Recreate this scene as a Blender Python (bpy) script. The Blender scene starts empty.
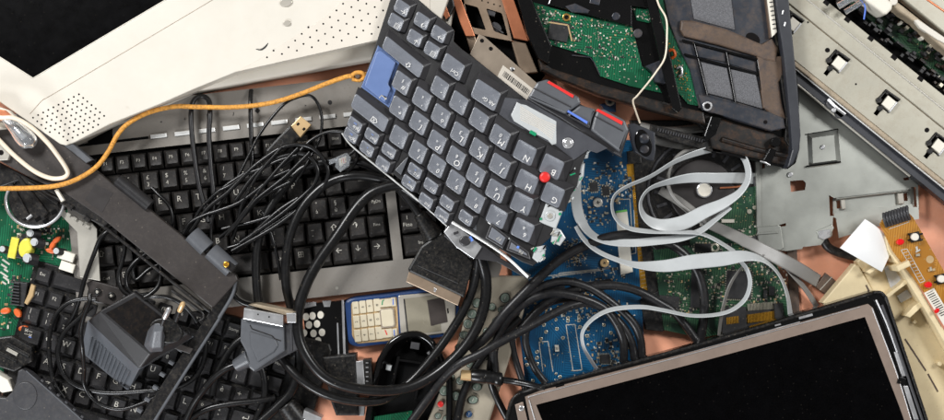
import bpy, math, random
from mathutils import Vector
from mathutils.geometry import tessellate_polygon
random.seed(7)
scene = bpy.context.scene
col = scene.collection
H = 1.5
ZOFF = 0.0
def W(px, py, z=0.0):
    z = z + ZOFF
    s = (H - z / 1000.0) / H
    return Vector(((px - 472) / 1000.0 * s, (210 - py) / 1000.0 * s, z / 1000.0))
def zv(z, p):
    return z(p[0], p[1]) if callable(z) else z
def lin(c):
    r = []
    for v in c:
        v /= 255.0
        r.append(v / 12.92 if v <= 0.04045 else ((v + 0.055) / 1.055) ** 2.4)
    return (r[0], r[1], r[2], 1)

# ------------------------------------------------------------------ materials
def mat(name, rgb, rough=0.5, metal=0.0, var=0.12, scale=60, bump=0.0, bscale=900, dust=0.0, dustrgb=(150, 140, 125),
        coat=0.0, rvar=0.15, trans=0.0, spec=0.5, speck=0.28, dscale=300):
    m = bpy.data.materials.new(name); m.use_nodes = True
    nt = m.node_tree; N = nt.nodes; L = nt.links
    b = N['Principled BSDF']
    c = lin(rgb)
    tc = N.new('ShaderNodeTexCoord')
    n = N.new('ShaderNodeTexNoise'); n.inputs['Scale'].default_value = scale; n.inputs['Detail'].default_value = 5
    n.inputs['Roughness'].default_value = 0.65
    L.new(tc.outputs['Object'], n.inputs['Vector'])
    r = N.new('ShaderNodeMapRange'); r.inputs[1].default_value = 0.3; r.inputs[2].default_value = 0.7
    r.inputs[3].default_value = 1 - var; r.inputs[4].default_value = 1 + var
    L.new(n.outputs['Fac'], r.inputs[0])
    mx = N.new('ShaderNodeVectorMath'); mx.operation = 'SCALE'
    mx.inputs[0].default_value = c[:3]
    L.new(r.outputs[0], mx.inputs['Scale'])
    out = mx.outputs[0]
    if dust > 0:
        d = N.new('ShaderNodeTexNoise'); d.inputs['Scale'].default_value = dscale; d.inputs['Detail'].default_value = 8
        d.inputs['Roughness'].default_value = 0.8
        L.new(tc.outputs['Object'], d.inputs['Vector'])
        cr = N.new('ShaderNodeValToRGB'); cr.color_ramp.elements[0].position = 0.47; cr.color_ramp.elements[1].position = 0.70
        L.new(d.outputs['Fac'], cr.inputs['Fac'])
        mm = N.new('ShaderNodeMath'); mm.operation = 'MULTIPLY'; mm.inputs[1].default_value = dust
        L.new(cr.outputs['Color'], mm.inputs[0])
        mi = N.new('ShaderNodeMix'); mi.data_type = 'RGBA'
        L.new(mm.outputs[0], mi.inputs['Factor']); L.new(out, mi.inputs['A']); mi.inputs['B'].default_value = lin(dustrgb)
        out = mi.outputs['Result']
        sn = N.new('ShaderNodeTexVoronoi'); sn.inputs['Scale'].default_value = 330; L.new(tc.outputs['Object'], sn.inputs['Vector'])
        wn = N.new('ShaderNodeTexWhiteNoise'); L.new(sn.outputs['Position'], wn.inputs['Vector'])
        g1 = N.new('ShaderNodeMath'); g1.operation = 'LESS_THAN'; g1.inputs[1].default_value = 0.2; L.new(sn.outputs['Distance'], g1.inputs[0])
        g2 = N.new('ShaderNodeMath'); g2.operation = 'GREATER_THAN'; g2.inputs[1].default_value = 0.9; L.new(wn.outputs['Value'], g2.inputs[0])
        g3 = N.new('ShaderNodeMath'); g3.operation = 'MULTIPLY'; L.new(g1.outputs[0], g3.inputs[0]); L.new(g2.outputs[0], g3.inputs[1])
        g4 = N.new('ShaderNodeMath'); g4.operation = 'MULTIPLY'; g4.inputs[1].default_value = speck; L.new(g3.outputs[0], g4.inputs[0])
        ms = N.new('ShaderNodeMix'); ms.data_type = 'RGBA'; L.new(g4.outputs[0], ms.inputs['Factor']); L.new(out, ms.inputs['A'])
        ms.inputs['B'].default_value = lin(dustrgb); out = ms.outputs['Result']
    L.new(out, b.inputs['Base Color'])
    rr = N.new('ShaderNodeMapRange'); rr.inputs[1].default_value = 0.3; rr.inputs[2].default_value = 0.7
    rr.inputs[3].default_value = max(0.02, rough * (1 - rvar)); rr.inputs[4].default_value = min(1, rough * (1 + rvar))
    L.new(n.outputs['Fac'], rr.inputs[0]); L.new(rr.outputs[0], b.inputs['Roughness'])
    b.inputs['Metallic'].default_value = metal
    b.inputs['Specular IOR Level'].default_value = spec
    if coat: b.inputs['Coat Weight'].default_value = coat; b.inputs['Coat Roughness'].default_value = 0.08
    if trans: b.inputs['Transmission Weight'].default_value = trans
    if bump:
        bn = N.new('ShaderNodeTexNoise'); bn.inputs['Scale'].default_value = bscale; bn.inputs['Detail'].default_value = 3
        L.new(tc.outputs['Object'], bn.inputs['Vector'])
        bu = N.new('ShaderNodeBump'); bu.inputs['Strength'].default_value = bump; bu.inputs['Distance'].default_value = 0.0006
        L.new(bn.outputs['Fac'], bu.inputs['Height']); L.new(bu.outputs['Normal'], b.inputs['Normal'])
    return m

def pcb_mat(name, base, trace, dark, scale=170):
    m = bpy.data.materials.new(name); m.use_nodes = True
    nt = m.node_tree; N = nt.nodes; L = nt.links; b = N['Principled BSDF']
    def mth(op, a, c=None):
        n = N.new('ShaderNodeMath'); n.operation = op
        for k, x in enumerate((a, c)):
            if x is None: continue
            if isinstance(x, (int, float)): n.inputs[k].default_value = x
            else: L.new(x, n.inputs[k])
        return n.outputs[0]
    tc = N.new('ShaderNodeTexCoord')
    mp = N.new('ShaderNodeMapping'); mp.inputs['Rotation'].default_value = (0, 0, 0.1); L.new(tc.outputs['Object'], mp.inputs['Vector'])
    sp = N.new('ShaderNodeSeparateXYZ'); L.new(mp.outputs[0], sp.inputs[0])
    v = N.new('ShaderNodeTexVoronoi'); v.distance = 'CHEBYCHEV'; v.inputs['Scale'].default_value = scale * 0.3; L.new(mp.outputs[0], v.inputs['Vector'])
    sc = N.new('ShaderNodeSeparateColor'); L.new(v.outputs['Color'], sc.inputs[0])
    def stripes(o, k): return mth('LESS_THAN', mth('FRACT', mth('MULTIPLY', o, k)), 0.42)
    sx = stripes(sp.outputs[0], 430); sy = stripes(sp.outputs[1], 430); sd = stripes(mth('ADD', sp.outputs[0], sp.outputs[1]), 300)
    r = sc.outputs[0]
    px = mth('MULTIPLY', sx, mth('LESS_THAN', r, 0.28))
    py = mth('MULTIPLY', sy, mth('MULTIPLY', mth('GREATER_THAN', r, 0.28), mth('LESS_THAN', r, 0.56)))
    pd = mth('MULTIPLY', sd, mth('MULTIPLY', mth('GREATER_THAN', r, 0.56), mth('LESS_THAN', r, 0.68)))
    f = mth('ADD', mth('ADD', px, py), pd)
    n = N.new('ShaderNodeTexNoise'); n.inputs['Scale'].default_value = 28; n.inputs['Detail'].default_value = 4; L.new(tc.outputs['Object'], n.inputs['Vector'])
    m0 = N.new('ShaderNodeMix'); m0.data_type = 'RGBA'; L.new(n.outputs['Fac'], m0.inputs['Factor'])
    m0.inputs['A'].default_value = lin(dark); m0.inputs['B'].default_value = lin(base)
    m1 = N.new('ShaderNodeMix'); m1.data_type = 'RGBA'; L.new(mth('MULTIPLY', f, 0.75), m1.inputs['Factor'])
    L.new(m0.outputs['Result'], m1.inputs['A']); m1.inputs['B'].default_value = lin(trace)
    v2 = N.new('ShaderNodeTexVoronoi'); v2.inputs['Scale'].default_value = 190; L.new(mp.outputs[0], v2.inputs['Vector'])
    m2 = N.new('ShaderNodeMix'); m2.data_type = 'RGBA'; L.new(mth('LESS_THAN', v2.outputs['Distance'], 0.11), m2.inputs['Factor'])
    L.new(m1.outputs['Result'], m2.inputs['A']); m2.inputs['B'].default_value = lin((150, 140, 104))
    L.new(m2.outputs['Result'], b.inputs['Base Color'])
    b.inputs['Roughness'].default_value = 0.3
    return m

M = {}
M['table'] = mat('table_top', (238, 166, 132), 0.5, var=0.14, scale=14, dust=0.25, dustrgb=(236, 190, 166), dscale=18, bump=0.1, bscale=300)
M['cream'] = mat('cream_plastic', (212, 206, 194), 0.36, var=0.05, scale=9, bump=0.05, dust=0.12, dustrgb=(196, 184, 160), dscale=40, speck=0)
M['grille'] = mat('grille_cream', (213, 205, 192), 0.5, var=0.04, scale=20)
M['ivory'] = mat('yellowed_plastic', (226, 208, 168), 0.36, var=0.1, scale=18, bump=0.04, dust=0.2, dustrgb=(180, 150, 104), dscale=60)
M['hole'] = mat('hole_black', (22, 20, 20), 0.8, var=0.1, spec=0.1)
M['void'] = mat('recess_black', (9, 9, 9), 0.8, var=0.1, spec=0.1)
M['screen'] = mat('black_glass', (2, 2, 3), 0.3, var=0.3, scale=80, dust=0.01, dscale=1500, spec=0.06, speck=0.03)
M['kgrey'] = mat('taupe_plastic', (136, 131, 124), 0.4, 0.25, var=0.12, scale=30, bump=0.15, dust=0.3, dustrgb=(92, 82, 72), dscale=60)
M['kblack'] = mat('key_black', (38, 36, 35), 0.42, var=0.2, scale=50, bump=0.12, dust=0.16, dustrgb=(110, 100, 88))
M['kblack2'] = mat('key_black_worn', (40, 39, 40), 0.36, var=0.2, scale=50, bump=0.1, dust=0.12, dustrgb=(105, 100, 95))
M['kbody'] = mat('body_black', (17, 17, 18), 0.4, var=0.2, dust=0.15, spec=0.35)
M['bright_ink'] = mat('bright_print', (226, 224, 220), 0.6)
M['adfront'] = mat('adapter_front_lit', (92, 95, 100), 0.36, var=0.08, bump=0.2, bscale=1800)  # paler than the rest of the adapter, light on its front put into the colour
M['white_ink'] = mat('white_print', (186, 182, 172), 0.6, var=0.12)
M['black_ink'] = mat('black_print', (30, 28, 28), 0.7)
M['blue_ink'] = mat('blue_print', (95, 135, 215), 0.6)
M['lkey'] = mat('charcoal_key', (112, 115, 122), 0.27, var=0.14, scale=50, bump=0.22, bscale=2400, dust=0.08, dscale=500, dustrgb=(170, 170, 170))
M['lkeyside'] = mat('charcoal_key_side', (50, 49, 51), 0.36, var=0.08, bump=0.15, bscale=2000)  # key flanks darker than the tops, their shade put into the colour
M['lplate'] = mat('hinge_plate_grey', (66, 67, 72), 0.4, var=0.12, bump=0.15, bscale=1500)
M['lbase'] = mat('charcoal_plate', (30, 29, 30), 0.45, var=0.12, bump=0.15, bscale=1500)
M['lblue'] = mat('blue_key', (96, 118, 164), 0.4, var=0.05, bump=0.2, bscale=2400)
M['red'] = mat('red_rubber', (222, 42, 38), 0.45, var=0.06)
M['bluestrip'] = mat('blue_strip', (96, 130, 220), 0.4)
M['silver'] = mat('bare_metal', (215, 215, 216), 0.32, 0.8, var=0.06, rvar=0.3)
M['steel'] = mat('dull_steel', (176, 172, 162), 0.42, 0.35, var=0.07, scale=25, dust=0.1, dustrgb=(120, 105, 85))
M['sheet'] = mat('galvanised_sheet', (172, 174, 167), 0.38, 0.85, var=0.12, scale=14, dust=0.08, dscale=900)
M['chass'] = mat('painted_steel', (168, 164, 149), 0.42, 0.25, var=0.1, scale=20, dust=0.3, dustrgb=(132, 116, 94), dscale=70)
M['ridge'] = mat('dirty_edge', (165, 150, 128), 0.5, 0.2, var=0.22, scale=60, dust=0.4, dustrgb=(90, 74, 58))
M['brass'] = mat('brass', (214, 168, 92), 0.3, 0.9, var=0.08)
M['gold'] = mat('gold_contact', (226, 168, 60), 0.28, 0.8, var=0.05)
M['rubber'] = mat('black_cable', (15, 15, 16), 0.3, var=0.12, bump=0.04, dust=0.03, spec=0.45)
M['rubber2'] = mat('matt_cable', (25, 25, 27), 0.36, var=0.12, bump=0.05, dust=0.06, spec=0.45)
M['orange'] = mat('orange_cord', (214, 150, 62), 0.6, var=0.45, scale=420, bump=0.9, bscale=1400)
M['whitecab'] = mat('white_cable', (236, 222, 200), 0.35, var=0.04)
M['ribbon'] = mat('ribbon_grey', (186, 189, 189), 0.24, var=0.05)
M['ribbon2'] = mat('ribbon_dark', (128, 126, 122), 0.36, var=0.08)
M['framed'] = mat('bracket_patch', (42, 38, 37), 0.45, var=0.08)
M['chrome'] = mat('chrome_strip', (225, 225, 222), 0.25, 0.3, var=0.05)  # low metallic, the white reflection of the chrome is put into the colour
M['frame'] = mat('dark_bracket', (50, 45, 43), 0.42, var=0.08, scale=20, bump=0.1, dust=0.06)
M['frameblk'] = mat('bracket_black', (19, 18, 19), 0.34, var=0.15, dust=0.15)
M['gunm'] = mat('gunmetal_plastic', (88, 90, 94), 0.36, var=0.08, bump=0.2, bscale=1800)
M['adlight'] = mat('adapter_plastic', (34, 33, 34), 0.4, var=0.08, bump=0.2, bscale=1800)
M['addark'] = mat('adapter_label', (14, 12, 12), 0.6, var=0.3, spec=0.12, dust=0.3, dustrgb=(66, 52, 38), dscale=250)
M['blue'] = mat('phone_blue', (38, 66, 114), 0.35, var=0.06)
M['phkey'] = mat('phone_ivory', (204, 193, 168), 0.35, var=0.05)
M['phscr'] = mat('phone_screen', (140, 134, 118), 0.25, var=0.05)
M['phsil'] = mat('phone_silver', (186, 180, 168), 0.3, 0.3, var=0.05)
M['phdark'] = mat('phone_patch', (52, 44, 40), 0.6)
M['remote'] = mat('remote_beige', (156, 147, 130), 0.45, var=0.07, scale=25, dust=0.12, dustrgb=(110, 95, 75))
M['rbtn'] = mat('remote_button', (112, 124, 112), 0.4, var=0.08)
M['green_b'] = mat('green_button', (18, 140, 95), 0.4)
M['navy_b'] = mat('navy_button', (30, 60, 95), 0.4)
M['gloss'] = mat('gloss_black', (7, 7, 8), 0.14, speck=0.25, var=0.2, dust=0.02, dscale=1200)
M['dirty'] = mat('dusty_black', (20, 17, 15), 0.42, var=0.35, scale=50, dust=0.6, dustrgb=(92, 62, 38), dscale=140)
M['brown'] = mat('dusty_brown', (92, 74, 60), 0.55, var=0.3, scale=60, dust=0.85, dustrgb=(56, 52, 54), dscale=90)
M['slate'] = mat('slate_plastic', (44, 48, 56), 0.36, var=0.2, scale=40, dust=0.5, dustrgb=(100, 84, 70), dscale=70)
M['foam'] = mat('grey_foam', (100, 100, 103), 0.85, var=0.5, scale=1100, bump=0.8, bscale=1600)
M['rim'] = mat('rim_charcoal', (44, 46, 52), 0.4, var=0.1)
M['copper'] = mat('copper_tape', (214, 136, 98), 0.32, 0.55, var=0.08, scale=60)
M['bronze'] = mat('bronze_frame', (158, 138, 118), 0.38, 0.5, var=0.07)
M['taupe'] = mat('taupe_metal', (162, 148, 132), 0.42, 0.45, var=0.05)
M['lcdframe'] = mat('lcd_metal', (184, 164, 150), 0.3, 0.65, var=0.05, scale=40)
M['gpcb'] = pcb_mat('pcb_green', (14, 88, 56), (28, 116, 78), (10, 68, 46))
M['dgpcb'] = pcb_mat('pcb_dark_green', (30, 66, 46), (62, 98, 66), (22, 48, 36), 260)
M['bpcb'] = pcb_mat('pcb_blue', (13, 78, 116), (20, 92, 132), (8, 54, 88), 130)
M['apcb'] = pcb_mat('pcb_amber', (172, 116, 32), (190, 136, 56), (150, 98, 28), 100)
M['solder'] = mat('solder', (196, 190, 172), 0.3, 0.6, var=0.15)
M['tan'] = mat('tan_part', (178, 150, 108), 0.5)
M['chip'] = mat('chip_black', (28, 28, 30), 0.5, var=0.15, dust=0.06)
M['whitepl'] = mat('white_plastic', (226, 220, 206), 0.45, var=0.05)
M['paper'] = mat('white_paper', (243, 243, 242), 0.7, var=0.02)
M['yellow'] = mat('yellow_tape', (218, 210, 80), 0.35)
M['orangecap'] = mat('orange_disc', (214, 98, 40), 0.45)
M['glass'] = mat('clear_plastic', (232, 236, 240), 0.08, trans=0.85, var=0.02)
M['usbtan'] = mat('plug_gold', (226, 192, 142), 0.3, 0.45, var=0.06)
M['ledred'] = mat('red_led', (226, 24, 30), 0.15, coat=0.6)
M['grpl'] = mat('bright_green', (110, 190, 90), 0.5)
M['windowwhite'] = mat('pale_window', (222, 226, 234), 0.4)
M['dgrey'] = mat('dark_grey_plastic', (58, 58, 61), 0.45, var=0.08, dust=0.08)

# ------------------------------------------------------------------ mesh builder
LOC = {}
def tag(o, label, cat, group=None, kind=None):
    if label: o['label'] = label
    if cat: o['category'] = cat
    if group: o['group'] = group
    if kind: o['kind'] = kind
    return o
def T(name, label, cat, px, py, z=0, group=None):
    o = bpy.data.objects.new(name, None); col.objects.link(o)
    o.empty_display_size = 0.02
    o.location = W(px, py, z); LOC[o.name] = W(px, py, z)
    return tag(o, label, cat, group)
def cat_rom(pts, n=7, closed=False):
    P = [Vector(p) for p in pts]
    out = []
    k = len(P)
    rng = range(k) if closed else range(k - 1)
    for i in rng:
        p0 = P[(i - 1) % k] if (closed or i > 0) else P[0] * 2 - P[1]
        p1 = P[i]; p2 = P[(i + 1) % k]
        p3 = P[(i + 2) % k] if (closed or i + 2 < k) else P[-1] * 2 - P[-2]
        for j in range(n):
            t = j / n
            out.append(0.5 * ((2 * p1) + (p2 - p0) * t + (2 * p0 - 5 * p1 + 4 * p2 - p3) * t * t + (3 * p1 - p0 - 3 * p2 + p3) * t ** 3))
    if not closed: out.append(P[-1])
    return out
def area2(p):
    return sum(p[i][0] * p[(i + 1) % len(p)][1] - p[(i + 1) % len(p)][0] * p[i][1] for i in range(len(p)))
def ccw(p):   # picture y runs down, so flip for world counter-clockwise
    return list(p) if area2(p) < 0 else list(reversed(p))
def inset(p, d):
    n = len(p); out = []
    for i in range(n):
        a, b, c = Vector(p[i - 1][:2]), Vector(p[i][:2]), Vector(p[(i + 1) % n][:2])
        e1 = (b - a); e2 = (c - b)
        if e1.length < 1e-6 or e2.length < 1e-6: out.append(tuple(b)); continue
        e1.normalize(); e2.normalize()
        n1 = Vector((e1.y, -e1.x)); n2 = Vector((e2.y, -e2.x))
        m = n1 + n2
        if m.length < 0.2: out.append(tuple(b + n1 * d)); continue
        m.normalize()
        out.append(tuple(b + m * d / max(0.35, m.dot(n1))))
    return out
def rnd(p, r, n=4):
    k = len(p); out = []
    for i in range(k):
        a, b, c = Vector(p[i - 1]), Vector(p[i]), Vector(p[(i + 1) % k])
        ra = min(r, (a - b).length * 0.45, (c - b).length * 0.45)
        s = b + (a - b).normalized() * ra; e = b + (c - b).normalized() * ra
        for j in range(n + 1):
            t = j / n
            out.append(tuple(s * (1 - t) ** 2 + b * 2 * t * (1 - t) + e * t * t))
    return out
def rect(cx, cy, w, h, a=0):   # a in degrees, anticlockwise on the picture
    ca, sa = math.cos(math.radians(a)), math.sin(math.radians(a))
    return [(cx + x * ca + y * sa, cy - x * sa + y * ca) for x, y in ((-w / 2, -h / 2), (w / 2, -h / 2), (w / 2, h / 2), (-w / 2, h / 2))]
def circ(cx, cy, r, n=16, ry=None, a=0):
    ry = ry or r; ca, sa = math.cos(math.radians(a)), math.sin(math.radians(a))
    o = []
    for i in range(n):
        t = 2 * math.pi * i / n; x, y = r * math.cos(t), ry * math.sin(t)
        o.append((cx + x * ca + y * sa, cy - x * sa + y * ca))
    return o
GLY = {}
def glyph(s):
    if s not in GLY:
        cu = bpy.data.curves.new('glyph', 'FONT'); cu.body = s; cu.align_x = 'CENTER'; cu.align_y = 'CENTER'; cu.resolution_u = 2
        o = bpy.data.objects.new('glyph', cu); col.objects.link(o)
        bpy.context.view_layer.update()
        dg = bpy.context.evaluated_depsgraph_get()
        me = o.evaluated_get(dg).to_mesh()
        GLY[s] = ([tuple(v.co[:2]) for v in me.vertices], [tuple(f.vertices) for f in me.polygons])
        o.evaluated_get(dg).to_mesh_clear()
        bpy.data.objects.remove(o); bpy.data.curves.remove(cu)
    return GLY[s]

class MB:
    def __init__(self): self.v = []; self.f = []; self.m = []; self.s = []
    def add(self, vs, fs, m=0, smooth=False):
        b = len(self.v); self.v += [Vector(v) for v in vs]
        for f in fs:
            self.f.append(tuple(b + i for i in f)); self.m.append(m); self.s.append(smooth)
    def loft(self, loops, m=0, smooth=False, cap0=True, cap1=True, closed=True, capm=None):
        n = len(loops[0]); vs = [v for l in loops for v in l]; fs = []
        for k in range(len(loops) - 1):
            for i in range(n if closed else n - 1):
                j = (i + 1) % n
                fs.append((k * n + i, k * n + j, (k + 1) * n + j, (k + 1) * n + i))
        self.add(vs, fs, m, smooth)
        cm = m if capm is None else capm
        if cap1: self.add(loops[-1], self._cap(loops[-1]), cm)
        if cap0: self.add(loops[0], [tuple(reversed(f)) for f in self._cap(loops[0])], m)
    def _cap(self, loop):
        if len(loop) <= 4: return [tuple(range(len(loop)))]
        fl = []
        for t in tessellate_polygon([[Vector((v[0], v[1], 0)) for v in loop]]):
            a, b, c = (loop[i] for i in t)
            cr = (b[0] - a[0]) * (c[1] - a[1]) - (b[1] - a[1]) * (c[0] - a[0])
            fl.append(tuple(t) if cr > 0 else (t[0], t[2], t[1]))
        return fl
    def prism(self, pts, z0, z1, m=0, b=0.0, topm=None, holes=(), r=0):
        """pts: picture points of the top face; z0/z1 mm (number or function of the point)."""
        if r: pts = rnd(pts, r)
        pts = ccw(pts)
        def L(p, z, dz=0): return [W(q[0], q[1], zv(z, q) + dz) for q in p]
        top = L(pts, z1)
        bot = [Vector((t.x, t.y, (zv(z0, q) + ZOFF) / 1000)) for t, q in zip(top, pts)]
        if not holes:
            if b:
                i2 = inset(pts, b * 0.3); i3 = inset(pts, b)
                mid = [Vector((t.x, t.y, t.z - b / 1000)) for t in top]
                self.loft([bot, mid, L(i2, z1, -b * 0.3), L(i3, z1)], m, capm=topm)
            else:
                self.loft([bot, top], m, capm=topm)
            return
        loops = [pts] + [list(reversed(ccw(h))) for h in holes]
        tops = [L(l, z1) for l in loops]
        bots = [[Vector((t.x, t.y, (zv(z0, q) + ZOFF) / 1000)) for t, q in zip(tl, l)] for tl, l in zip(tops, loops)]
        flat = [v for l in tops for v in l]; flatb = [v for l in bots for v in l]
        tri = tessellate_polygon([[Vector((v[0], v[1], 0)) for v in l] for l in tops])
        up = []; dn = []
        for t in tri:
            a, b2, c = (flat[i] for i in t)
            cr = (b2.x - a.x) * (c.y - a.y) - (b2.y - a.y) * (c.x - a.x)
            t = tuple(t) if cr > 0 else (t[0], t[2], t[1])
            up.append(t); dn.append(tuple(reversed(t)))
        self.add(flat, up, m if topm is None else topm); self.add(flatb, dn, m)
        for tl, bl in zip(tops, bots): self.loft([bl, tl], m, cap0=False, cap1=False)
    def box(self, cx, cy, w, h, z0, z1, a=0, m=0, b=0, topm=None, r=0): self.prism(rect(cx, cy, w, h, a), z0, z1, m, b, topm, r=r)
    def cyl(self, cx, cy, r, z0, z1, m=0, b=0, n=16, topm=None, ry=None, a=0): self.prism(circ(cx, cy, r, n, ry, a), z0, z1, m, b, topm)
    def tube(self, pts, r, m=0, n=8, sub=6, closed=False, raw=False, sq=1.0):
        """pts (px,py,z) ; r mm number or list"""
        P = [Vector(p) for p in pts]
        if isinstance(r, (list, tuple)):
            R = [Vector((x, 0, 0)) for x in r]
            Rs = [x.x for x in (R if raw else cat_rom(R, sub, closed))]
        C = P if raw else cat_rom(P, sub, closed)
        C = [W(*c) for c in C]
        if not isinstance(r, (list, tuple)): Rs = [r] * len(C)
        k = len(C); loops = []
        prev = None
        for i, c in enumerate(C):
            t = (C[(i + 1) % k] - C[i - 1]) if (closed or 0 < i < k - 1) else (C[1] - C[0] if i == 0 else C[-1] - C[-2])
            if t.length < 1e-9: t = Vector((1, 0, 0))
            t.normalize()
            up = Vector((0, 0, 1)) if abs(t.z) < 0.95 else Vector((1, 0, 0))
            if prev is not None:
                s = prev - t * prev.dot(t)
                s = s.normalized() if s.length > 1e-4 else t.cross(up).normalized()
            else: s = t.cross(up).normalized()
            prev = s
            u = s.cross(t)
            loops.append([c + (s * math.cos(2 * math.pi * j / n) + u * math.sin(2 * math.pi * j / n) * sq) * Rs[i] / 1000 for j in range(n)])
        vs = [v for l in loops for v in l]; fs = []
        for q in range(k if closed else k - 1):
            for i in range(n):
                j = (i + 1) % n; q2 = (q + 1) % k
                fs.append((q * n + i, q * n + j, q2 * n + j, q2 * n + i))
        self.add(vs, fs, m, True)
        if not closed:
            self.add(loops[0], [tuple(range(n))], m); self.add(loops[-1], [tuple(range(n))], m)
    def ribbon(self, pts, th=0.9, m=0, sub=7, ribs=5):
        """flat cable: pts (px,py,z,width,tilt degrees): 0 lies flat, 90 stands on its edge"""
        A = cat_rom([Vector(p[:3]) for p in pts], sub); B = cat_rom([Vector((p[3], p[4], 0)) for p in pts], sub)
        C = [W(*c) for c in A]; loops = []
        k = len(C)
        for i, c in enumerate(C):
            t = (C[min(i + 1, k - 1)] - C[max(i - 1, 0)]); t.normalize()
            s = t.cross(Vector((0, 0, 1)))
            s = s.normalized() if s.length > 1e-3 else Vector((1, 0, 0))
            u = s.cross(t)
            w, a = B[i].x / 2000, math.radians(B[i].y)
            d = s * math.cos(a) + u * math.sin(a); e = d.cross(t)
            nn = ribs * 2 + 1; l = []
            for q in range(nn):
                x = -1 + 2 * q / (nn - 1)
                l.append(c + d * w * x + e * th / 2000 * (1.0 if q % 2 else 0.4))
            for q in reversed(range(nn)):
                x = -1 + 2 * q / (nn - 1)
                l.append(c + d * w * x - e * th / 2000 * (1.0 if q % 2 else 0.4))
            loops.append(l)
        self.loft(loops, m, smooth=True, cap0=False, cap1=False)
    def sphere(self, cx, cy, z, r, m=0, sz=1.0, n=12):
        c = W(cx, cy, z); loops = []
        for i in range(1, 8):
            t = math.pi * i / 8
            loops.append([c + Vector((math.sin(t) * math.cos(2 * math.pi * j / n), math.sin(t) * math.sin(2 * math.pi * j / n), -math.cos(t) * sz)) * r / 1000 for j in range(n)])
        self.loft(loops, m, smooth=True)
    def text(self, s, px, py, z, size, a=0, m=0):
        vs, fs = glyph(s); ca, sa = math.cos(math.radians(a)), math.sin(math.radians(a))
        o = []
        for x, y in vs:
            x *= size; y *= size
            q = (px + x * ca - y * sa, py - x * sa - y * ca)
            o.append(W(q[0], q[1], zv(z, q)))
        self.add(o, fs, m)
    def line(self, pts, w, z, m=0, t=0.25):   # thin raised line on a surface
        for a, b in zip(pts[:-1], pts[1:]):
            d = Vector((b[0] - a[0], b[1] - a[1])); L = d.length
            if L < 1e-3: continue
            zz = (lambda x, y, z=z: zv(z, (x, y)) + t)
            self.prism(rect((a[0] + b[0]) / 2, (a[1] + b[1]) / 2, L, w, -math.degrees(math.atan2(d.y, d.x))), lambda x, y, z=z: zv(z, (x, y)) - 0.3, zz, m)
    def build(self, name, mats, parent=None, label=None):
        if not self.v: return None
        c = sum(self.v, Vector()) / len(self.v)
        c.z = min(v.z for v in self.v)
        me = bpy.data.meshes.new(name)
        me.from_pydata([tuple(v - c) for v in self.v], [], self.f)
        for x in (mats if isinstance(mats, (list, tuple)) else [mats]): me.materials.append(M[x] if isinstance(x, str) else x)
        me.polygons.foreach_set('material_index', self.m); me.polygons.foreach_set('use_smooth', self.s)
        me.update()
        o = bpy.data.objects.new(name, me); col.objects.link(o)
        if parent is not None:
            o.parent = parent; o.location = c - LOC[parent.name]
        else: o.location = c
        LOC[o.name] = c.copy()
        if label: o['label'] = label
        return o
def one(name, mats, parent, fn, label=None):
    b = MB(); fn(b); return b.build(name, mats, parent, label)
import bmesh
def soften(o, w, seg=3):
    me = o.data; bm = bmesh.new(); bm.from_mesh(me)
    bmesh.ops.remove_doubles(bm, verts=bm.verts, dist=2e-5)
    bmesh.ops.dissolve_limit(bm, angle_limit=math.radians(1.5), verts=bm.verts, edges=bm.edges)
    bmesh.ops.recalc_face_normals(bm, faces=bm.faces)
    bm.to_mesh(me); bm.free()
    m = o.modifiers.new('soft_edges', 'BEVEL'); m.width = w / 1000; m.segments = seg; m.limit_method = 'ANGLE'; m.angle_limit = math.radians(14)
    m.harden_normals = False; m.use_clamp_overlap = True
    me.polygons.foreach_set('use_smooth', [False] * len(me.polygons))
    return o
def smd(parent, poly, n, z, seed, name='small_components', mats=('solder', 'tan', 'chip', 'whitepl'), a=0, smin=0.8, smax=2.6, wts=(5, 2, 3, 1), avoid=()):
    rr = random.Random(seed); b = MB()
    xs = [p[0] for p in poly]; ys = [p[1] for p in poly]
    def inside(x, y, pl):
        k = False
        for i in range(len(pl)):
            x1, y1 = pl[i - 1]; x2, y2 = pl[i]
            if (y1 > y) != (y2 > y) and x < (x2 - x1) * (y - y1) / (y2 - y1) + x1: k = not k
        return k
    c = 0; tries = 0
    centers = [(rr.uniform(min(xs), max(xs)), rr.uniform(min(ys), max(ys))) for _ in range(max(4, n // 12))]
    while c < n and tries < n * 20:
        tries += 1
        if rr.random() < 0.6:
            q = rr.choice(centers); x = rr.gauss(q[0], 7); y = rr.gauss(q[1], 7)
        else: x = rr.uniform(min(xs), max(xs)); y = rr.uniform(min(ys), max(ys))
        if not inside(x, y, poly) or any(inside(x, y, q) for q in avoid): continue
        w = rr.uniform(smin, smax); h = w * rr.uniform(0.4, 0.75)
        m = rr.choices(range(len(mats)), wts[:len(mats)])[0]
        ang = a + rr.choice((0, 90))
        if m == 2 and rr.random() < 0.5:
            b.box(x, y, w * 1.4, h * 1.8, z, z + 0.8, ang, m)
            for t in (-1, 1): b.box(x + t * math.cos(math.radians(ang)) * w * 0.85, y - t * math.sin(math.radians(ang)) * w * 0.85, w * 0.3, h * 1.6, z, z + 0.5, ang, 0)
        else:
            b.box(x, y, w, h, z, z + rr.uniform(0.4, 1.0), ang, m)
        c += 1
    o = b.build(name, list(mats), parent)
    if o: o['kind'] = 'stuff'
    return o
def cable(name, label, cat, pts, r, m='rubber', n=8, group=None, sub=6, closed=False, z=None):
    b = MB()
    if z is not None: pts = [(p[0], p[1], z) if len(p) == 2 else p for p in pts]
    b.tube(pts, r, 0, n, sub, closed)
    o = b.build(name, m)
    return tag(o, label, cat, group)

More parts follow.
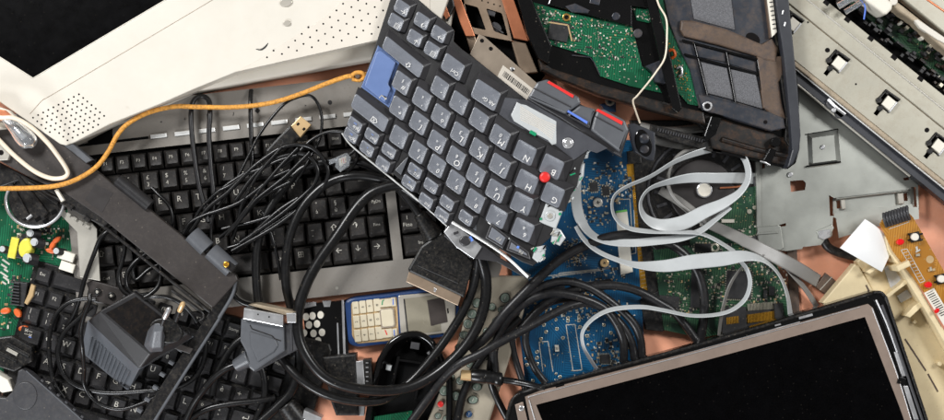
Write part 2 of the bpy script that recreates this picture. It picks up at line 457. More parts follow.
# ------------------------------------------------------------------ table
b = MB()
b.box(472, 210, 1900, 1400, -30, 0)
b.build('table_top', 'table').__setitem__('kind', 'structure')

# ------------------------------------------------------------------ desktop keyboards
def keyframe(ox, oy, ang):
    ca, sa = math.cos(math.radians(ang)), math.sin(math.radians(ang))
    return lambda u, v: (ox + u * ca - v * sa, oy - u * sa - v * ca)
def deskkey(par, F, u, v, w, h, z, legend, ang, mats, ins=2.2, mul=1.0):
    b = MB()
    def R(w, h, dv=0, r=0):
        p = [(-w / 2, -h / 2), (w / 2, -h / 2), (w / 2, h / 2), (-w / 2, h / 2)]
        p = [F(u + x, v + y + dv) for x, y in p]
        return ccw(rnd(p, r, 3) if r else p)
    l0 = [W(*q, z) for q in R(w, h, 0, 0.8)]; l1 = [W(*q, z + 1.5) for q in R(w, h, 0, 0.8)]
    l2 = [W(*q, z + 7.0) for q in R(w - ins * 1.6, h - ins * 2.2, 1.2, 1.5)]; l3 = [W(*q, z + 7.5) for q in R(w - ins * 1.6 - 1, h - ins * 2.2 - 1, 1.2, 1.5)]
    b.loft([l0, l1, l2, l3], 0, cap1=False)
    c = sum(l3, Vector()) / len(l3) - Vector((0, 0, 0.0007))
    n = len(l3)
    b.add(list(l3) + [c], [(i, (i + 1) % n, n) for i in range(n)], 0, True)
    zt = z + 7.7
    if legend:
        parts = legend if isinstance(legend, (list, tuple)) else [legend]
        if len(parts) == 1:
            s = parts[0]
            if len(s) > 3: b.text(s, *F(u, v + 1.5), zt, 4.2 * mul, ang, 1)
            elif len(s) > 1: b.text(s, *F(u - 1, v + 2), zt, 4.6 * mul, ang, 1)
            else: b.text(s, *F(u - 2.2, v + 3.0), zt, 8.2 * mul, ang, 1)
        else:
            b.text(parts[0], *F(u - 2.5, v + 5), zt, 5.8 * mul, ang, 1)
            b.text(parts[1], *F(u - 2.5, v - 2.2), zt, 5.8 * mul, ang, 1)
    return b.build('key', mats, par)

# grey keyboard under everything, 6.5 degrees
G = keyframe(268, 302, 6.5)
kb = T('desktop_keyboard', 'full-size grey desktop keyboard with black keys lying flat under the bundle of thin cables', 'keyboard', *G(20, 100), 0, 'desktop keyboards')
def f(b):
    out = [G(-186, -1), G(232, -1), G(236, 8), G(236, 205), G(228, 214), G(-176, 214), G(-188, 204), G(-190, 8)]
    wells = [[G(-172, 27), G(129, 27), G(129, 166), G(-172, 166)], [G(139, 27), G(218, 27), G(218, 166), G(139, 166)]]
    b.prism(out, 9, 17, 0, holes=wells)
    b.prism(out, 0, 9, 0)
one('case', ['kgrey'], kb, f)
one('key_well', ['void'], kb, lambda b: (b.prism([G(-172, 27), G(129, 27), G(129, 166), G(-172, 166)], 9, 10), b.prism([G(139, 27), G(218, 27), G(218, 166), G(139, 166)], 9, 10)))
for i in range(13):
    u = -90 + i * 24.3
    one('chrome_strip', ['chrome'], kb, lambda b: b.box(*G(u, 177.5), 16.5, 4.2, 16, 19, 6.5, b=0.8))
    one('printed_symbol', ['black_ink'], kb, lambda b: b.text(('◂', '+', '■', '♪', '◆', '×', '▸', '●', '-', '◂', '▴', '◂', '♪')[i], *G(u + 4, 191), 17.2, 6, 6.5))
one('groove', ['void'], kb, lambda b: b.line([G(-186, 177), G(-100, 177)], 2.6, 17))
one('badge_patch', ['void'], kb, lambda b: b.prism([(88, 128), (112, 125), (113, 142), (88, 145)], 17, 17.4))
one('screw', ['steel'], kb, lambda b: b.cyl(*G(70, 6), 1.6, 16.5, 17.4, n=10))
P = 19.12; U0 = -170
RG = [40, 63.2, 86.3, 109.4, 132.5, 153.5]
def row(par, F, v, u0, items, pitch, z, ang, mats, h=21.5, **kw):
    u = u0
    for it in items:
        w, leg = it if isinstance(it, tuple) and isinstance(it[0], (int, float)) else (1, it)
        if leg is not None: deskkey(par, F, u + w * pitch / 2, v, w * pitch - 1.3, h, z, leg, ang, mats, **kw)
        u += w * pitch
KM = ['kblack', 'white_ink']
row(kb, G, RG[0], U0, [(1.25, 'Ctrl'), (1, '⊞'), (1.25, 'Alt'), (5.75, ''), (1.25, 'AltGr'), (1, '⊞'), (1, 'Canc'), '←', '↓', '→'], P, 11, 6.5, KM)
row(kb, G, RG[1], U0, [(1.25, '⇧'), ('>', '<'), 'Z', 'X', 'C', 'V', 'B', 'N', 'M', (';', ','), (':', '.'), ('_', '-'), (1.25, '⇧'), '↑', 'Fine'], P, 11, 6.5, KM)
row(kb, G, RG[2], U0, [(1.6, '⇪'), 'A', 'S', 'D', 'F', 'G', 'H', 'J', 'K', 'L', 'ò', ('°', 'à'), ('§', 'ù'), (1.0, ''), 'PgDn'], P, 11, 6.5, KM)
row(kb, G, RG[3], U0, [(1.5, 'Tab'), 'Q', 'W', 'E', 'R', 'T', 'Y', 'U', 'I', 'O', 'P', 'è', '+', (2, 'Invio')], P, 11, 6.5, KM)
row(kb, G, RG[4], U0, [('|', '\\'), ('!', '1'), ('"', '2'), ('£', '3'), ('$', '4'), ('%', '5'), ('&', '6'), ('/', '7'), ('(', '8'), (')', '9'), ('=', '0'), ('?', "'"), ('^', 'ì'), (1.5, '←'), 'Home'], P, 11, 6.5, KM)
row(kb, G, RG[5], U0 + 0.5, ['Esc'] + ['F%d' % i for i in range(1, 13)] + ['Stamp', 'Ins', 'Bloc', 'Pausa', 'Del'], 16.45, 11, 6.5, KM, h=17.5, mul=0.95)
for r, (v, ks) in enumerate(zip(RG, [[(2, 'Ins'), '.', 'En'], ['1', '2', '3', ''], ['4', '5', '6', ''], ['7', '8', '9', '+'], ['Num', '/', '*', '-']])):
    row(kb, G, v, 140.5, [(k if isinstance(k, tuple) else (1, (k, 'Fine') if k == '1' else k)) for k in ks], P, 11, 6.5, KM)

# black keyboard lower left, turned clockwise
B = keyframe(45, 277, -16)
kb2 = T('black_keyboard', 'all-black desktop keyboard with glossy worn keys under the power adapter', 'keyboard', *B(140, -60), 0, 'desktop keyboards')
def f(b):
    b.prism([B(-12, 14), B(292, 14), B(296, 8), B(296, -150), B(-14, -150), B(-14, 8)], 0, 12, b=1.5)
    b.prism([B(22, 15), B(86, 15), B(86, 25), B(60, 32), B(22, 28)], 2, 12.5, b=1)
one('case', ['kbody'], kb2, f)
P2 = 18.0; V0 = -11
KM2 = ['kblack2', 'white_ink']
rows2 = [(0, ['Esc', (2, ''), 'F1', 'F2', 'F3', 'F4', 'F5', 'F6', 'F7', 'F8', 'Stamp', 'Bloc', 'Pausa', 'Ins', 'Del'], 17.5),
         (-20.5, ['F1', 'F2', 'F3', 'F4', 'F5', 'F6', 'F7', 'F8', 'F9', 'F10', 'F11', 'F12', 'Pag', 'Fn', 'Home'], 17.5),
         (-41, [('|', '\\'), ('!', '1'), ('"', '2'), ('£', '3'), ('$', '4'), ('%', '5'), ('&', '6'), ('/', '7'), ('(', '8'), (')', '9'), ('=', '0'), ('?', "'"), ('^', 'ì'), (2, '⌫')], 19),
         (-62, [(1.4, '↹'), 'Q', 'W', 'E', 'R', 'T', 'Y', 'U', 'I', 'O', ('P', 'x'), 'è', '+', (1.4, '')], 19.5),
         (-84, [(1.6, '⇪'), 'A', 'S', 'D', 'F', 'G', 'H', ('J', '1'), 'K', 'L', ('ò', 'ç'), ('à', '°'), (2, '↵')], 20),
         (-106, [(2, '⇧'), 'Z', 'X', 'C', 'V', 'B', 'N', 'M', ',', '.', ('-', '_'), (2.2, '⇧')], 20),
         (-128, [(1.4, 'Ctrl'), (1.2, 'Fn'), (1.2, 'Alt'), (6, ''), (1.2, 'Alt'), (1.2, ''), (1.2, 'Ctrl')], 19)]
for v, it, hh in rows2:
    row(kb2, B, v, V0, it, P2, 11, -16, KM2, h=hh)

# ------------------------------------------------------------------ broken laptop keyboard on top
def LZ(x, y): return 58 + (x - 343) * 0.075
lk = T('laptop_keyboard', 'torn-off charcoal laptop keyboard with one blue key and red pointing stick atop the pile', 'keyboard', 455, 145, 50)
def f(b):
    b.prism([(392, -6), (417, -2), (433, 12), (451, 26), (454.5, 31), (453.5, 41), (462, 49), (477, 60), (502, 80), (527, 100), (562, 116), (614, 152), (600, 146),
             (588, 150), (581, 166), (577, 186), (566, 203), (559, 214), (550, 238), (541, 246), (538, 262), (533, 266), (522, 262), (454, 222), (343, 134), (348, 122), (370, 62)],
            lambda x, y: LZ(x, y) - 3, LZ, 0, b=0.6)
one('base_plate', ['lbase'], lk, f)
one('edge_trim', ['chrome'], lk, lambda b: b.tube([(342, 133, 57), (352, 146, 57), (380, 169, 59), (420, 202, 62), (447, 226, 63)], 0.9, 0, 6))
def f(b):
    b.prism([(446, 222), (466, 232), (500, 258), (531, 275), (529, 280), (497, 262), (470, 258), (444, 236)], 56, 61, b=0.5, holes=[])
    b.tube([(452, 222, 66), (500, 252, 67), (528, 277, 66)], 1.5, 1, 8)
    b.tube([(488, 222, 72), (515, 243, 72), (534, 261, 71)], 0.8, 1, 6)
one('bent_frame_edge', ['lkeyside', 'chrome'], lk, f)
one('torn_corner', ['silver'], lk, lambda b: (b.prism([(444, 232), (452, 222), (470, 236), (482, 247), (474, 259), (456, 247)], 61, 63, b=0.4), ))
one('key_stub', ['lkeyside', 'blue_ink'], lk, lambda b: (b.cyl(465, 241, 6, 62, 68, 0, 1.5, ry=5), b.box(471, 239, 3, 5, 63, 67, 30, 1), b.box(456, 233, 5, 2.5, 63, 66, 20, 0)))
E2 = Vector((-0.36, 0.93))
def lkey(cx, cy, w, h, ang, legend='', sub='', mats=('lkey', 'lkeyside', 'bright_ink', 'blue_ink'), hz=6.5, dish=None, ls=6.5, off=(2.6, -1.4), blue=False, tilt=0.0):
    """ang: row direction in picture degrees downwards"""
    e1 = Vector((math.cos(math.radians(ang)), math.sin(math.radians(ang))))
    e2 = E2 if abs(ang) < 60 else E2
    z = LZ(cx, cy)
    def Q(w, h, ox=0, oy=0, r=0):
        c = Vector((cx + ox, cy + oy))
        p = [tuple(c + e1 * (sx * w / 2) + e2 * (sy * h / 2)) for sx, sy in ((-1, -1), (1, -1), (1, 1), (-1, 1))]
        return ccw(rnd(p, r, 4))
    b = MB()
    bw, bh = w, h; tw, th = w * 0.66, h * 0.66
    if dish: tw, th = dish
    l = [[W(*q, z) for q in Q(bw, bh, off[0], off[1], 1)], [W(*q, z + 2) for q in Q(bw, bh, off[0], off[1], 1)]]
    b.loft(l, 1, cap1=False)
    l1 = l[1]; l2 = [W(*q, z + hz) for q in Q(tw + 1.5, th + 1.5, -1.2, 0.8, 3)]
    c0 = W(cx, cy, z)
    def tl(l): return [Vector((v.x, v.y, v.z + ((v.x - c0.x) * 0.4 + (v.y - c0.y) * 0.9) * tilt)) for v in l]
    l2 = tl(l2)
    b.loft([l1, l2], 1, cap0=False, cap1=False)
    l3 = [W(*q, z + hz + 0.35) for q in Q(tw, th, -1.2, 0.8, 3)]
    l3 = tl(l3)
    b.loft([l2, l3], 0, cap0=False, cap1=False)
    c = sum(l3, Vector()) / len(l3) - Vector((0, 0, 0.0026)); n = len(l3)
    b.add(list(l3) + [c], [(i, (i + 1) % n, n) for i in range(n)], 0, True)
    ta = 180 - ang
    zt = z + hz + 0.6 + abs(tilt) * 3
    lx, ly = cx - 1.2, cy + 0.8
    if legend:
        q = Vector((lx, ly)) + e1 * tw * 0.18 + e2 * th * 0.22
        b.text(legend, q.x, q.y, zt, ls, ta, 2)
    if sub:
        q = Vector((lx, ly)) + e1 * tw * 0.02 - e2 * th * 0.12 if len(sub) < 2 else Vector((lx, ly)) - e2 * th * 0.15
        b.text(sub, q.x, q.y, zt, ls * (0.62 if len(sub) < 3 else 0.55), ta, 3 if blue else 2)
    return b.build('key', list(mats), lk)
# rows, dish centres measured
rowsL = [
 ([(441, 87), (460, 102), (480, 119), (501, 136), (526, 152), (553, 166)], ['-', '.', ',', 'M', 'N', 'B'], ['_', ':', ';', '0', '', '']),
 ([(403, 82), (423, 98), (442, 115), (461, 133), (480, 149), (501, 165), (528, 181), (554, 194)], ['#', "'", 'ò', 'L', 'K', 'J', 'H', 'G'], ['§', 'ä', 'ç', '3', '2', '1', '', '']),
 ([(400, 107), (420, 122), (438, 141), (457, 157), (477, 174), (497, 190), (523, 203)], ['+', '[', 'P', 'O', 'I', 'U', 'Y'], ['*', 'è', '*', '6', '5', '4', '']),
 ([(400, 136), (419, 151), (438, 165), (457, 181), (476, 200), (498, 216), (524, 229)], ["´", '?', '0', '9', '8', '7', '6'], ['`', 'ß', '=', ')', '(', '/', '&'])]
for pts, L1, L2 in rowsL:
    for i, (p, a, s) in enumerate(zip(pts, L1, L2)):
        q0 = pts[max(0, i - 1)]; q1 = pts[min(len(pts) - 1, i + 1)]
        ang = math.degrees(math.atan2(q1[1] - q0[1], q1[0] - q0[0]))
        d = math.hypot(q1[0] - q0[0], q1[1] - q0[1]) / (2 if 0 < i < len(pts) - 1 else 1)
        lkey(p[0], p[1], d * 1.0, 24.5 + max(0, p[0] - 490) * 0.05, min(ang, 36), a, s, ls=8.6 if a.isalpha() and a.isupper() else 6.5, dish=None, tilt=0.22 if a in 'NBHGY67' and p[0] > 470 else 0.0)
# arrow cluster, wide keys, function keys
for (x, y), s in zip([(403, 7), (423, 20), (440, 33), (397, 21), (416, 37), (433, 49)], '←↑→▤↓▤'):
    lkey(x, y, 20, 16.5, 33, s, ls=7, hz=5.5, dish=(14, 11.5))
lkey(454, 66, 29, 22, 36, 'Ctrl', ls=5.5, dish=(22, 15.5)); lkey(487, 94, 34, 26, 33, 'Alt Gr', ls=5.5, dish=(27, 18))
lkey(404, 56, 55, 19, 39, '⇧', ls=7, dish=(47, 12))
lkey(371, 112, 48, 20, 38, '⌫', ls=7, dish=(41, 13))
def f(b):
    out = [(377, 44), (399, 66), (393, 84), (398, 88), (389, 107), (362, 85)]
    z = 60
    b.prism([(378, 45), (402, 64), (396, 83), (401, 88), (391, 109), (361, 87)], 58, 63, 0, b=0.8)
    b.prism([(376.5, 52), (381, 50), (396, 62), (388, 84), (391, 88), (385, 103), (364, 86)], 62, 67.5, 0, b=1.2, r=2)
    b.text('↵', 384, 97, 67.8, 9, 142, 1)
one('key', ['lblue', 'white_ink'], lk, f, 'blue return key')
fk = [((356, 124), 'PgUp', 'Bild'), ((352, 134.5), 'PgDn', 'Bild'), ((373, 135), 'Pos1', 'Ins'), ((368, 148), 'Fn', 'x'), ((390, 150), 'Canc', ''), ((384, 163), 'Del', ''),
      ((416, 170), 'F12', 'b'), ((410, 182), 'Num', 'b'), ((432, 185), 'F11', ''), ((427, 200), 'F10', ''), ((448, 202), 'F9', ''), ((443, 214), 'Druck', ''), ((467, 217), 'F8', '')]
for (x, y), a, s in fk:
    lkey(x, y, 19.5, 13.5, 37, a, s, ls=3.8, hz=5.5, dish=(14, 9.5), blue=s in ('Bild', 'Ins', 'x', 'b'), off=(2, -1), mats=('lkey', 'lkeyside', 'bright_ink', 'blue_ink'))
for p in ([(404, 160), (409, 156), (401, 175), (395, 170)], [(480, 216), (489, 220), (481, 235), (473, 229)]):
    one('spacer', ['gunm'], lk, lambda b: b.prism(p, 58, 68, b=0.6))
def loose(p, s, sb, a=35):
    one('loose_key', ['lkeyside', 'lkey', 'white_ink', 'blue_ink'], lk, lambda b: (b.prism(p, 70, 76, 0, b=1.2), b.prism(inset(ccw(p), 2.6), 76, 77, 1, b=0.5),
        b.text(s, sum(q[0] for q in p) / 4 + 2, sum(q[1] for q in p) / 4 + 2, 77.2, 5, 180 - a, 2), b.text(sb, sum(q[0] for q in p) / 4 - 1, sum(q[1] for q in p) / 4 - 3, 77.2, 3.4, 180 - a, 3)))
loose([(491, 223), (509, 237), (503, 249), (485, 238)], 'F7', ''); loose([(510, 238), (529, 252), (531, 260), (506, 250)], 'F6', '■', 28)
one('pointing_stick', ['red'], lk, lambda b: (b.cyl(545, 177, 5.4, 78, 84, 0, 2.2, n=20)))
def f(b):
    b.prism([(517, 102), (521, 104), (526, 105), (541, 113), (562, 124), (560, 130), (557, 136), (559, 143), (552, 145), (548, 140), (530, 131), (514, 121), (511, 115)], 70, 75.0, 0, b=0.3)
    for i in range(7): b.line([(520 + i * .0, 106 + i * 2.2), (538, 118 + i * 1.6), (556 - i * 0.6, 126 + i * 2.2)], 0.6, 75.0, 1)
    b.box(533, 133, 7, 3.5, 74, 75.2, -30, 2)
one('flat_cable_tail', ['ribbon', 'grille', 'green_b'], lk, f)
one('dome_seat', ['ribbon', 'steel', 'green_b', 'hole'], lk, lambda b: (b.prism([(546, 203), (563, 211), (556, 229), (539, 222)], 72, 75.5, 0, b=1.2), b.cyl(550, 216, 5.2, 75, 76.6, 0, .6, n=20), b.cyl(550, 216, 2.8, 76, 77.4, 1, .4, n=14),
    b.box(560, 214, 2.6, 2.4, 74, 76.2, 30, 2), b.box(541, 219, 2.4, 2.2, 74, 76.2, 30, 2), b.box(549, 206, 3, 1.2, 75, 76, 30, 3), b.box(560, 210, 2.6, 1.1, 75, 76, 30, 3)))
rr = random.Random(12)
for pl in ([(583, 141), (591, 143), (588, 158), (580, 160), (577, 154)], [(574, 164), (585, 163), (584, 176), (578, 188), (567, 184), (569, 172)], [(553, 226), (561, 230), (566, 238), (560, 246), (551, 242)], [(536, 247), (546, 245), (545, 256), (538, 263), (532, 258)], [(566, 190), (574, 190), (568, 203), (561, 200)]):
    def f(b):
        b.prism(pl, 68, 74, 0, b=1.4)
        cx = sum(p[0] for p in pl) / len(pl); cy = sum(p[1] for p in pl) / len(pl)
        for k in range(12):
            x = cx + rr.uniform(-7, 6); y = cy + rr.uniform(-7, 7)
            b.box(x, y, rr.uniform(2, 6), rr.uniform(0.8, 2), 73, 74.6 + rr.random(), rr.uniform(10, 70), rr.choice((0, 0, 1, 1, 2, 3)), .2)
    one('torn_membrane', ['ribbon', 'steel', 'green_b', 'hole'], lk, f)
one('hinge_plate', ['lplate'], lk, lambda b: b.prism([(503, 97), (528, 100), (608, 148), (597, 153), (588, 150), (574, 160), (556, 146), (510, 122), (496, 112)], LZ, lambda x, y: LZ(x, y) + 1.0, 0, b=0.4))
one('screw_boss', ['silver'], lk, lambda b: (b.cyl(568, 143, 5.6, 74, 77, b=0.5, n=24), b.cyl(568, 143, 3.6, 76.5, 77.8, b=0.8, n=20)))
def f(b):
    b.prism([(527, 99), (536, 84), (545, 84), (556, 92), (630, 128), (621, 157), (612, 152), (560, 118)], 66, 76, 0, b=1.5)
one('button_bar', ['lkeyside'], lk, f)
def btn(p, strip, sm, groove):
    b = MB(); b.prism(p, 74, 84, 0, b=2.2, r=1.5)
    o = b.build('mouse_button', ['gunm'], lk)
    b = MB(); b.prism(strip, 80, 85.2, 0, b=0.5); b.build('color_strip', [sm], o)
    b = MB(); b.line(groove, 1.2, 84.3, 0); b.build('groove', ['lkeyside'], o)
btn([(537, 82), (547, 79), (579, 97), (581, 103), (566, 114), (528, 97)], [(547, 82.5), (549, 80.5), (574, 95), (573, 98)], 'red', [(534, 88), (571, 107)])
btn([(580, 105), (596, 109), (592, 119), (590, 128), (567, 115)], [(567, 111.5), (568.5, 110), (588, 121.5), (587, 124)], 'bluestrip', [(566, 114.5), (589, 127)])
btn([(597, 110), (604, 109), (625, 120), (629, 130), (620, 152), (591, 130), (594, 118)], [(596, 110.5), (598, 108.5), (623, 121.5), (622, 125)], 'red', [(595, 116), (623, 131)])

# ------------------------------------------------------------------ cream monitor
ZOFF = -27
t = T('monitor', 'white desktop monitor with black screen and speaker grilles in its frame, lying face up', 'monitor', 150, 20, 26)
C0 = Vector((33, 78)); e1 = Vector((132, -78)).normalized(); e2 = Vector((-33, -21)).normalized()
def S(a, c): v = C0 + e1 * a + e2 * c; return (v.x, v.y)
scr = [S(0, 0), S(330, 0), S(330, 230), S(0, 230)]
def f(b):
    out = [(-300, 110), (-60, 62), (-20, 88), (9, 108), (60, 144), (66, 145.5), (73, 143), (110, 124), (160, 104), (194, 89), (236, 72), (377, 40), (440, 22), (470, -60), (300, -300), (-300, -220)]
    b.prism(out, 50, 80, 0, holes=[scr])
    b.prism([(194, 92), (236, 84), (378, 58), (450, 30), (470, -60), (300, -250), (-200, -150), (-40, 70), (40, 100), (120, 90)], 30, 58, 0, b=3)
soften(one('casing', ['cream'], t, f), 2.2)
one('screen', ['screen'], t, lambda b: b.prism([S(-4, -4), S(334, -4), S(334, 234), S(-4, 234)], 60, 74))
one('seam', ['taupe'], t, lambda b: b.tube([(30, 114, 80), (37, 106, 80), (44, 99, 80), (60, 90, 80), (212, 0, 80), (260, -30, 80)], 0.35, 0, 5))
def f(b):
    a = Vector((5.1, -2.6)); c = Vector((0.6, 5.9)); k = 0
    poly = [(74, 95), (84, 93), (107, 114), (98, 126), (66, 141), (60, 139), (31, 120), (34, 115)]
    for i in range(-20, 30):
        for j in range(-20, 20):
            p = Vector((66, 118)) + a * i + Vector((4.2, 3.6)) * j
            x, y = p
            # inside polygon
            inn = False
            for q in range(len(poly)):
                x1, y1 = poly[q - 1]; x2, y2 = poly[q]
                if (y1 > y) != (y2 > y) and x < (x2 - x1) * (y - y1) / (y2 - y1) + x1: inn = not inn
            if inn: b.cyl(x, y, 0.95, 79.5, 80.15, n=8)
one('speaker_holes', ['hole'], t, f)
def f(b):
    b.prism([(237, 71.5), (262, 58), (286, 42), (312, 26), (330, 13), (342, 0), (350, -20), (430, -30), (430, 24), (377, 40)], 78, 80.6, 0, b=0.4)
    a = Vector((8.35, 3.35)); c = Vector((6.6, -6.7))
    for i in range(-8, 30):
        for j in range(-2, 30):
            p = Vector((252, 60.5)) + a * i + c * j
            x, y = p
            if x > 425 or y < -20: continue
            bl = 71.5 - (x - 237) * 0.236
            ul = 71 - (x - 237) * 0.63 - max(0, x - 300) * 0.12
            if ul + 1.5 < y < bl - 6: b.cyl(x, y, 0.95, 80.3, 80.75, 1, n=8)
one('speaker_grille', ['grille', 'hole'], t, f)
one('side_button', ['phsil'], t, lambda b: b.cyl(286, 2, 6.5, 79, 81.5, ry=4.5, b=0.8, n=20, a=10)); one('side_button', ['phsil'], t, lambda b: b.cyl(287, 23, 4, 79, 81.5, ry=3, b=0.8))
one('mark', ['chip'], t, lambda b: b.tube([(256, 49, 80.2), (261, 49.5, 80.2), (265.5, 46.5, 80.2), (268, 43, 80.2)], [0.3, 0.8, 0.8, 0.3], 0, 5))
one('mark', ['grille'], t, lambda b: b.text('n', 127, 107, 80.2, 6, 30))
one('screen_edge', ['whitepl'], t, lambda b: b.tube([S(200, 0) + (80,), S(0, 0) + (80,), S(0, 200) + (80,)], 0.5, 0, 5, raw=True))

# ------------------------------------------------------------------ dark bracket assembly
ZOFF = 0
t = T('printer_chassis', 'long dark bracket with slotted rail torn from a machine and lying diagonally across the keyboards', 'machine bracket', 120, 210, 24)
one('flat_band', ['frame'], t, lambda b: b.prism([(-20, 120), (25, 112), (68, 148), (88, 164), (117, 187), (150, 210), (187, 240), (236, 275), (238, 280), (215, 306), (212, 308), (100, 217), (60, 190), (34, 180), (-20, 150)], 42, 50, b=1.2))
one('lower_rib', ['frameblk'], t, lambda b: (b.tube([(28, 182, 46), (60, 200, 46), (98, 222, 46), (160, 272, 46), (210, 312, 44)], 1.8, 0, 6), b.tube([(172, 290, 46), (203, 314, 44), (196, 322, 42)], 1.6, 0, 6)))
one('square_patch', ['framed'], t, lambda b: b.prism([(85, 200), (95, 184), (113, 193), (102, 213)], 50, 50.25))
one('upper_trim', ['gunm'], t, lambda b: b.prism([(44, 130), (54, 128), (92, 160), (86, 163)], 40, 51.5, b=1))
def roller(p0, p1, r, z, mm='gunm'): 
    return one('hinge_barrel', [mm], t, lambda b: b.tube([(p0[0], p0[1], z), (p1[0], p1[1], z)], r, 0, 16, 1, raw=True))
roller((118, 180), (150, 206), 6.5, 49, 'adlight'); roller((192, 234), (207, 249), 9, 46); roller((211, 251), (232, 270), 9, 46)
one('gold_jack', ['gold'], t, lambda b: (b.cyl(226, 264.5, 3, 54, 59, 0, 0.8), b.cyl(226, 264.5, 1.1, 59, 59.4, 0)))
one('jack_block', ['frameblk'], t, lambda b: b.box(230, 267, 10, 8, 50, 56, -40, b=1))
def f(b):
    b.prism([(214, 305), (237, 282), (236, 292), (222, 312), (152, 424), (136, 424)], 34, 42, 0, b=1)
    b.tube([(221, 316, 44), (160, 412, 44), (154, 424, 44)], 1.6, 1, 6)
    b.tube([(236, 280, 46), (232, 296, 45), (219, 318, 45)], 1.8, 1, 6)
    for x, y in ((181, 351), (172, 364), (163, 376), (156, 389), (148, 401), (140, 412)):
        b.box(x - 1, y - 1, 5.5, 3.4, 38, 44, -32, 2, 0.5)
one('slotted_rail', ['frameblk', 'gunm', 'gunm'], t, f)
one('holed_tab', ['frame'], t, lambda b: (b.prism([(165, 338), (170, 336), (180, 344), (193, 349), (190, 354), (178, 350), (172, 348)], 46, 48, b=0.4, holes=[]), b.cyl(169.5, 340.5, 1.6, 48, 48.3, n=10)))
one('black_ledge', ['frameblk'], t, lambda b: (b.prism([(60, 186), (74, 192), (112, 220), (104, 227), (60, 204)], 36, 49, b=1), b.box(70, 207, 6, 5, 49, 53, -35, b=1), b.box(87, 219, 7, 5, 49, 53, -35, b=1)))
one('black_shelf', ['frameblk'], t, lambda b: b.prism([(-20, 152), (34, 180), (60, 190), (58, 206), (20, 180), (-20, 194)], 26, 40, b=1))
one('white_clip', ['whitepl'], t, lambda b: b.prism([(54, 190), (57, 189), (64, 200), (61, 202)], 49, 54, b=0.6))

t = T('metal_strap', 'bent bare metal strap sticking out below the dark bracket beside the green board', 'metal strap', 78, 240, 20)
one('strap', ['steel'], t, lambda b: (b.prism([(49, 203), (54, 204), (76, 219), (92, 223), (97, 229), (97, 236), (100, 281), (80, 277), (77, 232)], 28, 30, b=0.4)))
one('toothed_edge', ['steel'], t, lambda b: [b.box(56 + i * 6.3, 206.5 + i * 4.0, 4.5, 3, 29, 31.5 + (i % 2), -33, b=0.4) for i in range(6)])

t = T('dark_tray', 'dark grey plastic panel with a notch in the bottom left corner of the pile', 'plastic panel', 30, 400, 14)
def f(b):
    b.prism([(-30, 396), (6, 398), (12, 392), (16, 383), (18, 371), (22, 369), (29, 373), (60, 399), (92, 428), (-30, 440)], 20, 34, 0, b=1.2)
    for i in range(7): b.box(42 + i * 8, 381 + i * 7.2, 3, 2, 30, 35.5, -42, 0, 0.3)
    b.line([(26, 371), (86, 424)], 1.0, 34, 1)
one('panel', ['dgrey', 'gunm'], t, f)
one('hub', ['dgrey'], t, lambda b: b.cyl(25, 396, 12, 33, 35, b=0.8, n=28, ry=14))
one('white_block', ['whitepl'], t, lambda b: b.prism([(-6, 372), (8, 380), (13, 391), (2, 393), (-6, 388)], 14, 32, b=1))

t = T('black_connector_block', 'black plastic connector block between the green board and the dark panel', 'connector', 15, 350, 14)
one('body', ['kbody'], t, lambda b: (b.prism([(-5, 338), (12, 336), (32, 347), (32, 362), (14, 372), (-5, 366)], 14, 28, b=1.5), b.box(18, 350, 26, 4, 28, 31, -28, b=1), b.box(8, 357, 20, 3, 28, 30, -28, b=.6)))
one('metal_slot', ['steel'], t, lambda b: b.box(12, 352, 12, 3.5, 27, 30, -28, b=.4))

# ------------------------------------------------------------------ green board, left edge
t = T('green_circuit_board', 'green circuit board with yellow transformer and orange discs beside the black keyboard', 'circuit board', 20, 270, 8, 'circuit boards')
gp = [(-40, 190), (58, 190), (76, 230), (80, 272), (44, 262), (38, 285), (36, 345), (30, 380), (-40, 380)]
one('board', ['gpcb'], t, lambda b: b.prism(gp, 8, 11, 0))
smd(t, [(0, 225), (70, 225), (70, 262), (44, 262), (34, 330), (0, 340)], 160, 11, 3, mats=('solder', 'tan', 'chip', 'whitepl'), smin=1.2, smax=4, wts=(5, 3, 4, 3))
one('transformer', ['yellow', 'chip'], t, lambda b: (b.box(13, 248, 8, 21, 11, 24, -12, 0, 1), b.box(20, 248, 9, 21, 11, 22, -12, 1, 1), b.cyl(25, 248, 7, 13, 25, 0, 2, ry=10, a=-12)))
for x, y, r in ((30, 233, 5), (34, 242, 5.2), (27, 258, 6), (2, 249, 4), (56, 251, 4)):
    c = one('capacitor', ['chip'], t, lambda b: b.tube([(x + 9, y + 2, 17), (x, y, 24)], r, 0, 14, raw=True))
    one('cap_top', ['ribbon'], c, lambda b: b.cyl(x, y, r * .75, 24, 25.2 + r * .4, b=0.5))
for x, y, a in ((56, 240, 40), (50, 251, -20), (5, 311, 10), (17, 313, -60), (23, 329, 0), (52, 245, 60)):
    one('orange_capacitor', ['orangecap'], t, lambda b: b.cyl(x, y, 5, 13, 18, ry=3.2 if y > 290 else 2.4, a=a, b=1.3))
one('white_socket', ['whitepl'], t, lambda b: b.box(66, 256, 17, 9, 12, 22, -18, b=0.8)); one('white_socket', ['whitepl'], t, lambda b: b.box(67, 267, 15, 9, 12, 22, -18, b=0.8))
def f(b):
    b.box(19, 294, 14, 24, 11, 20, -8, 0, 1)
    for i in range(8): b.box(14.5 + 0 * i, 283 + i * 3.1, 9, 1.1, 19, 23, -8, 1)
one('pin_header', ['chip', 'dgrey'], t, f)
one('tan_lever', ['tan'], t, lambda b: (b.prism([(31, 284), (35, 286), (33, 296), (27, 305), (24, 303), (28, 294)], 18, 22, b=0.8)))
one('tan_block', ['tan'], t, lambda b: b.tube([(14, 341, 15), (26, 346, 16), (34, 354, 16)], 3.2, 0, 8))
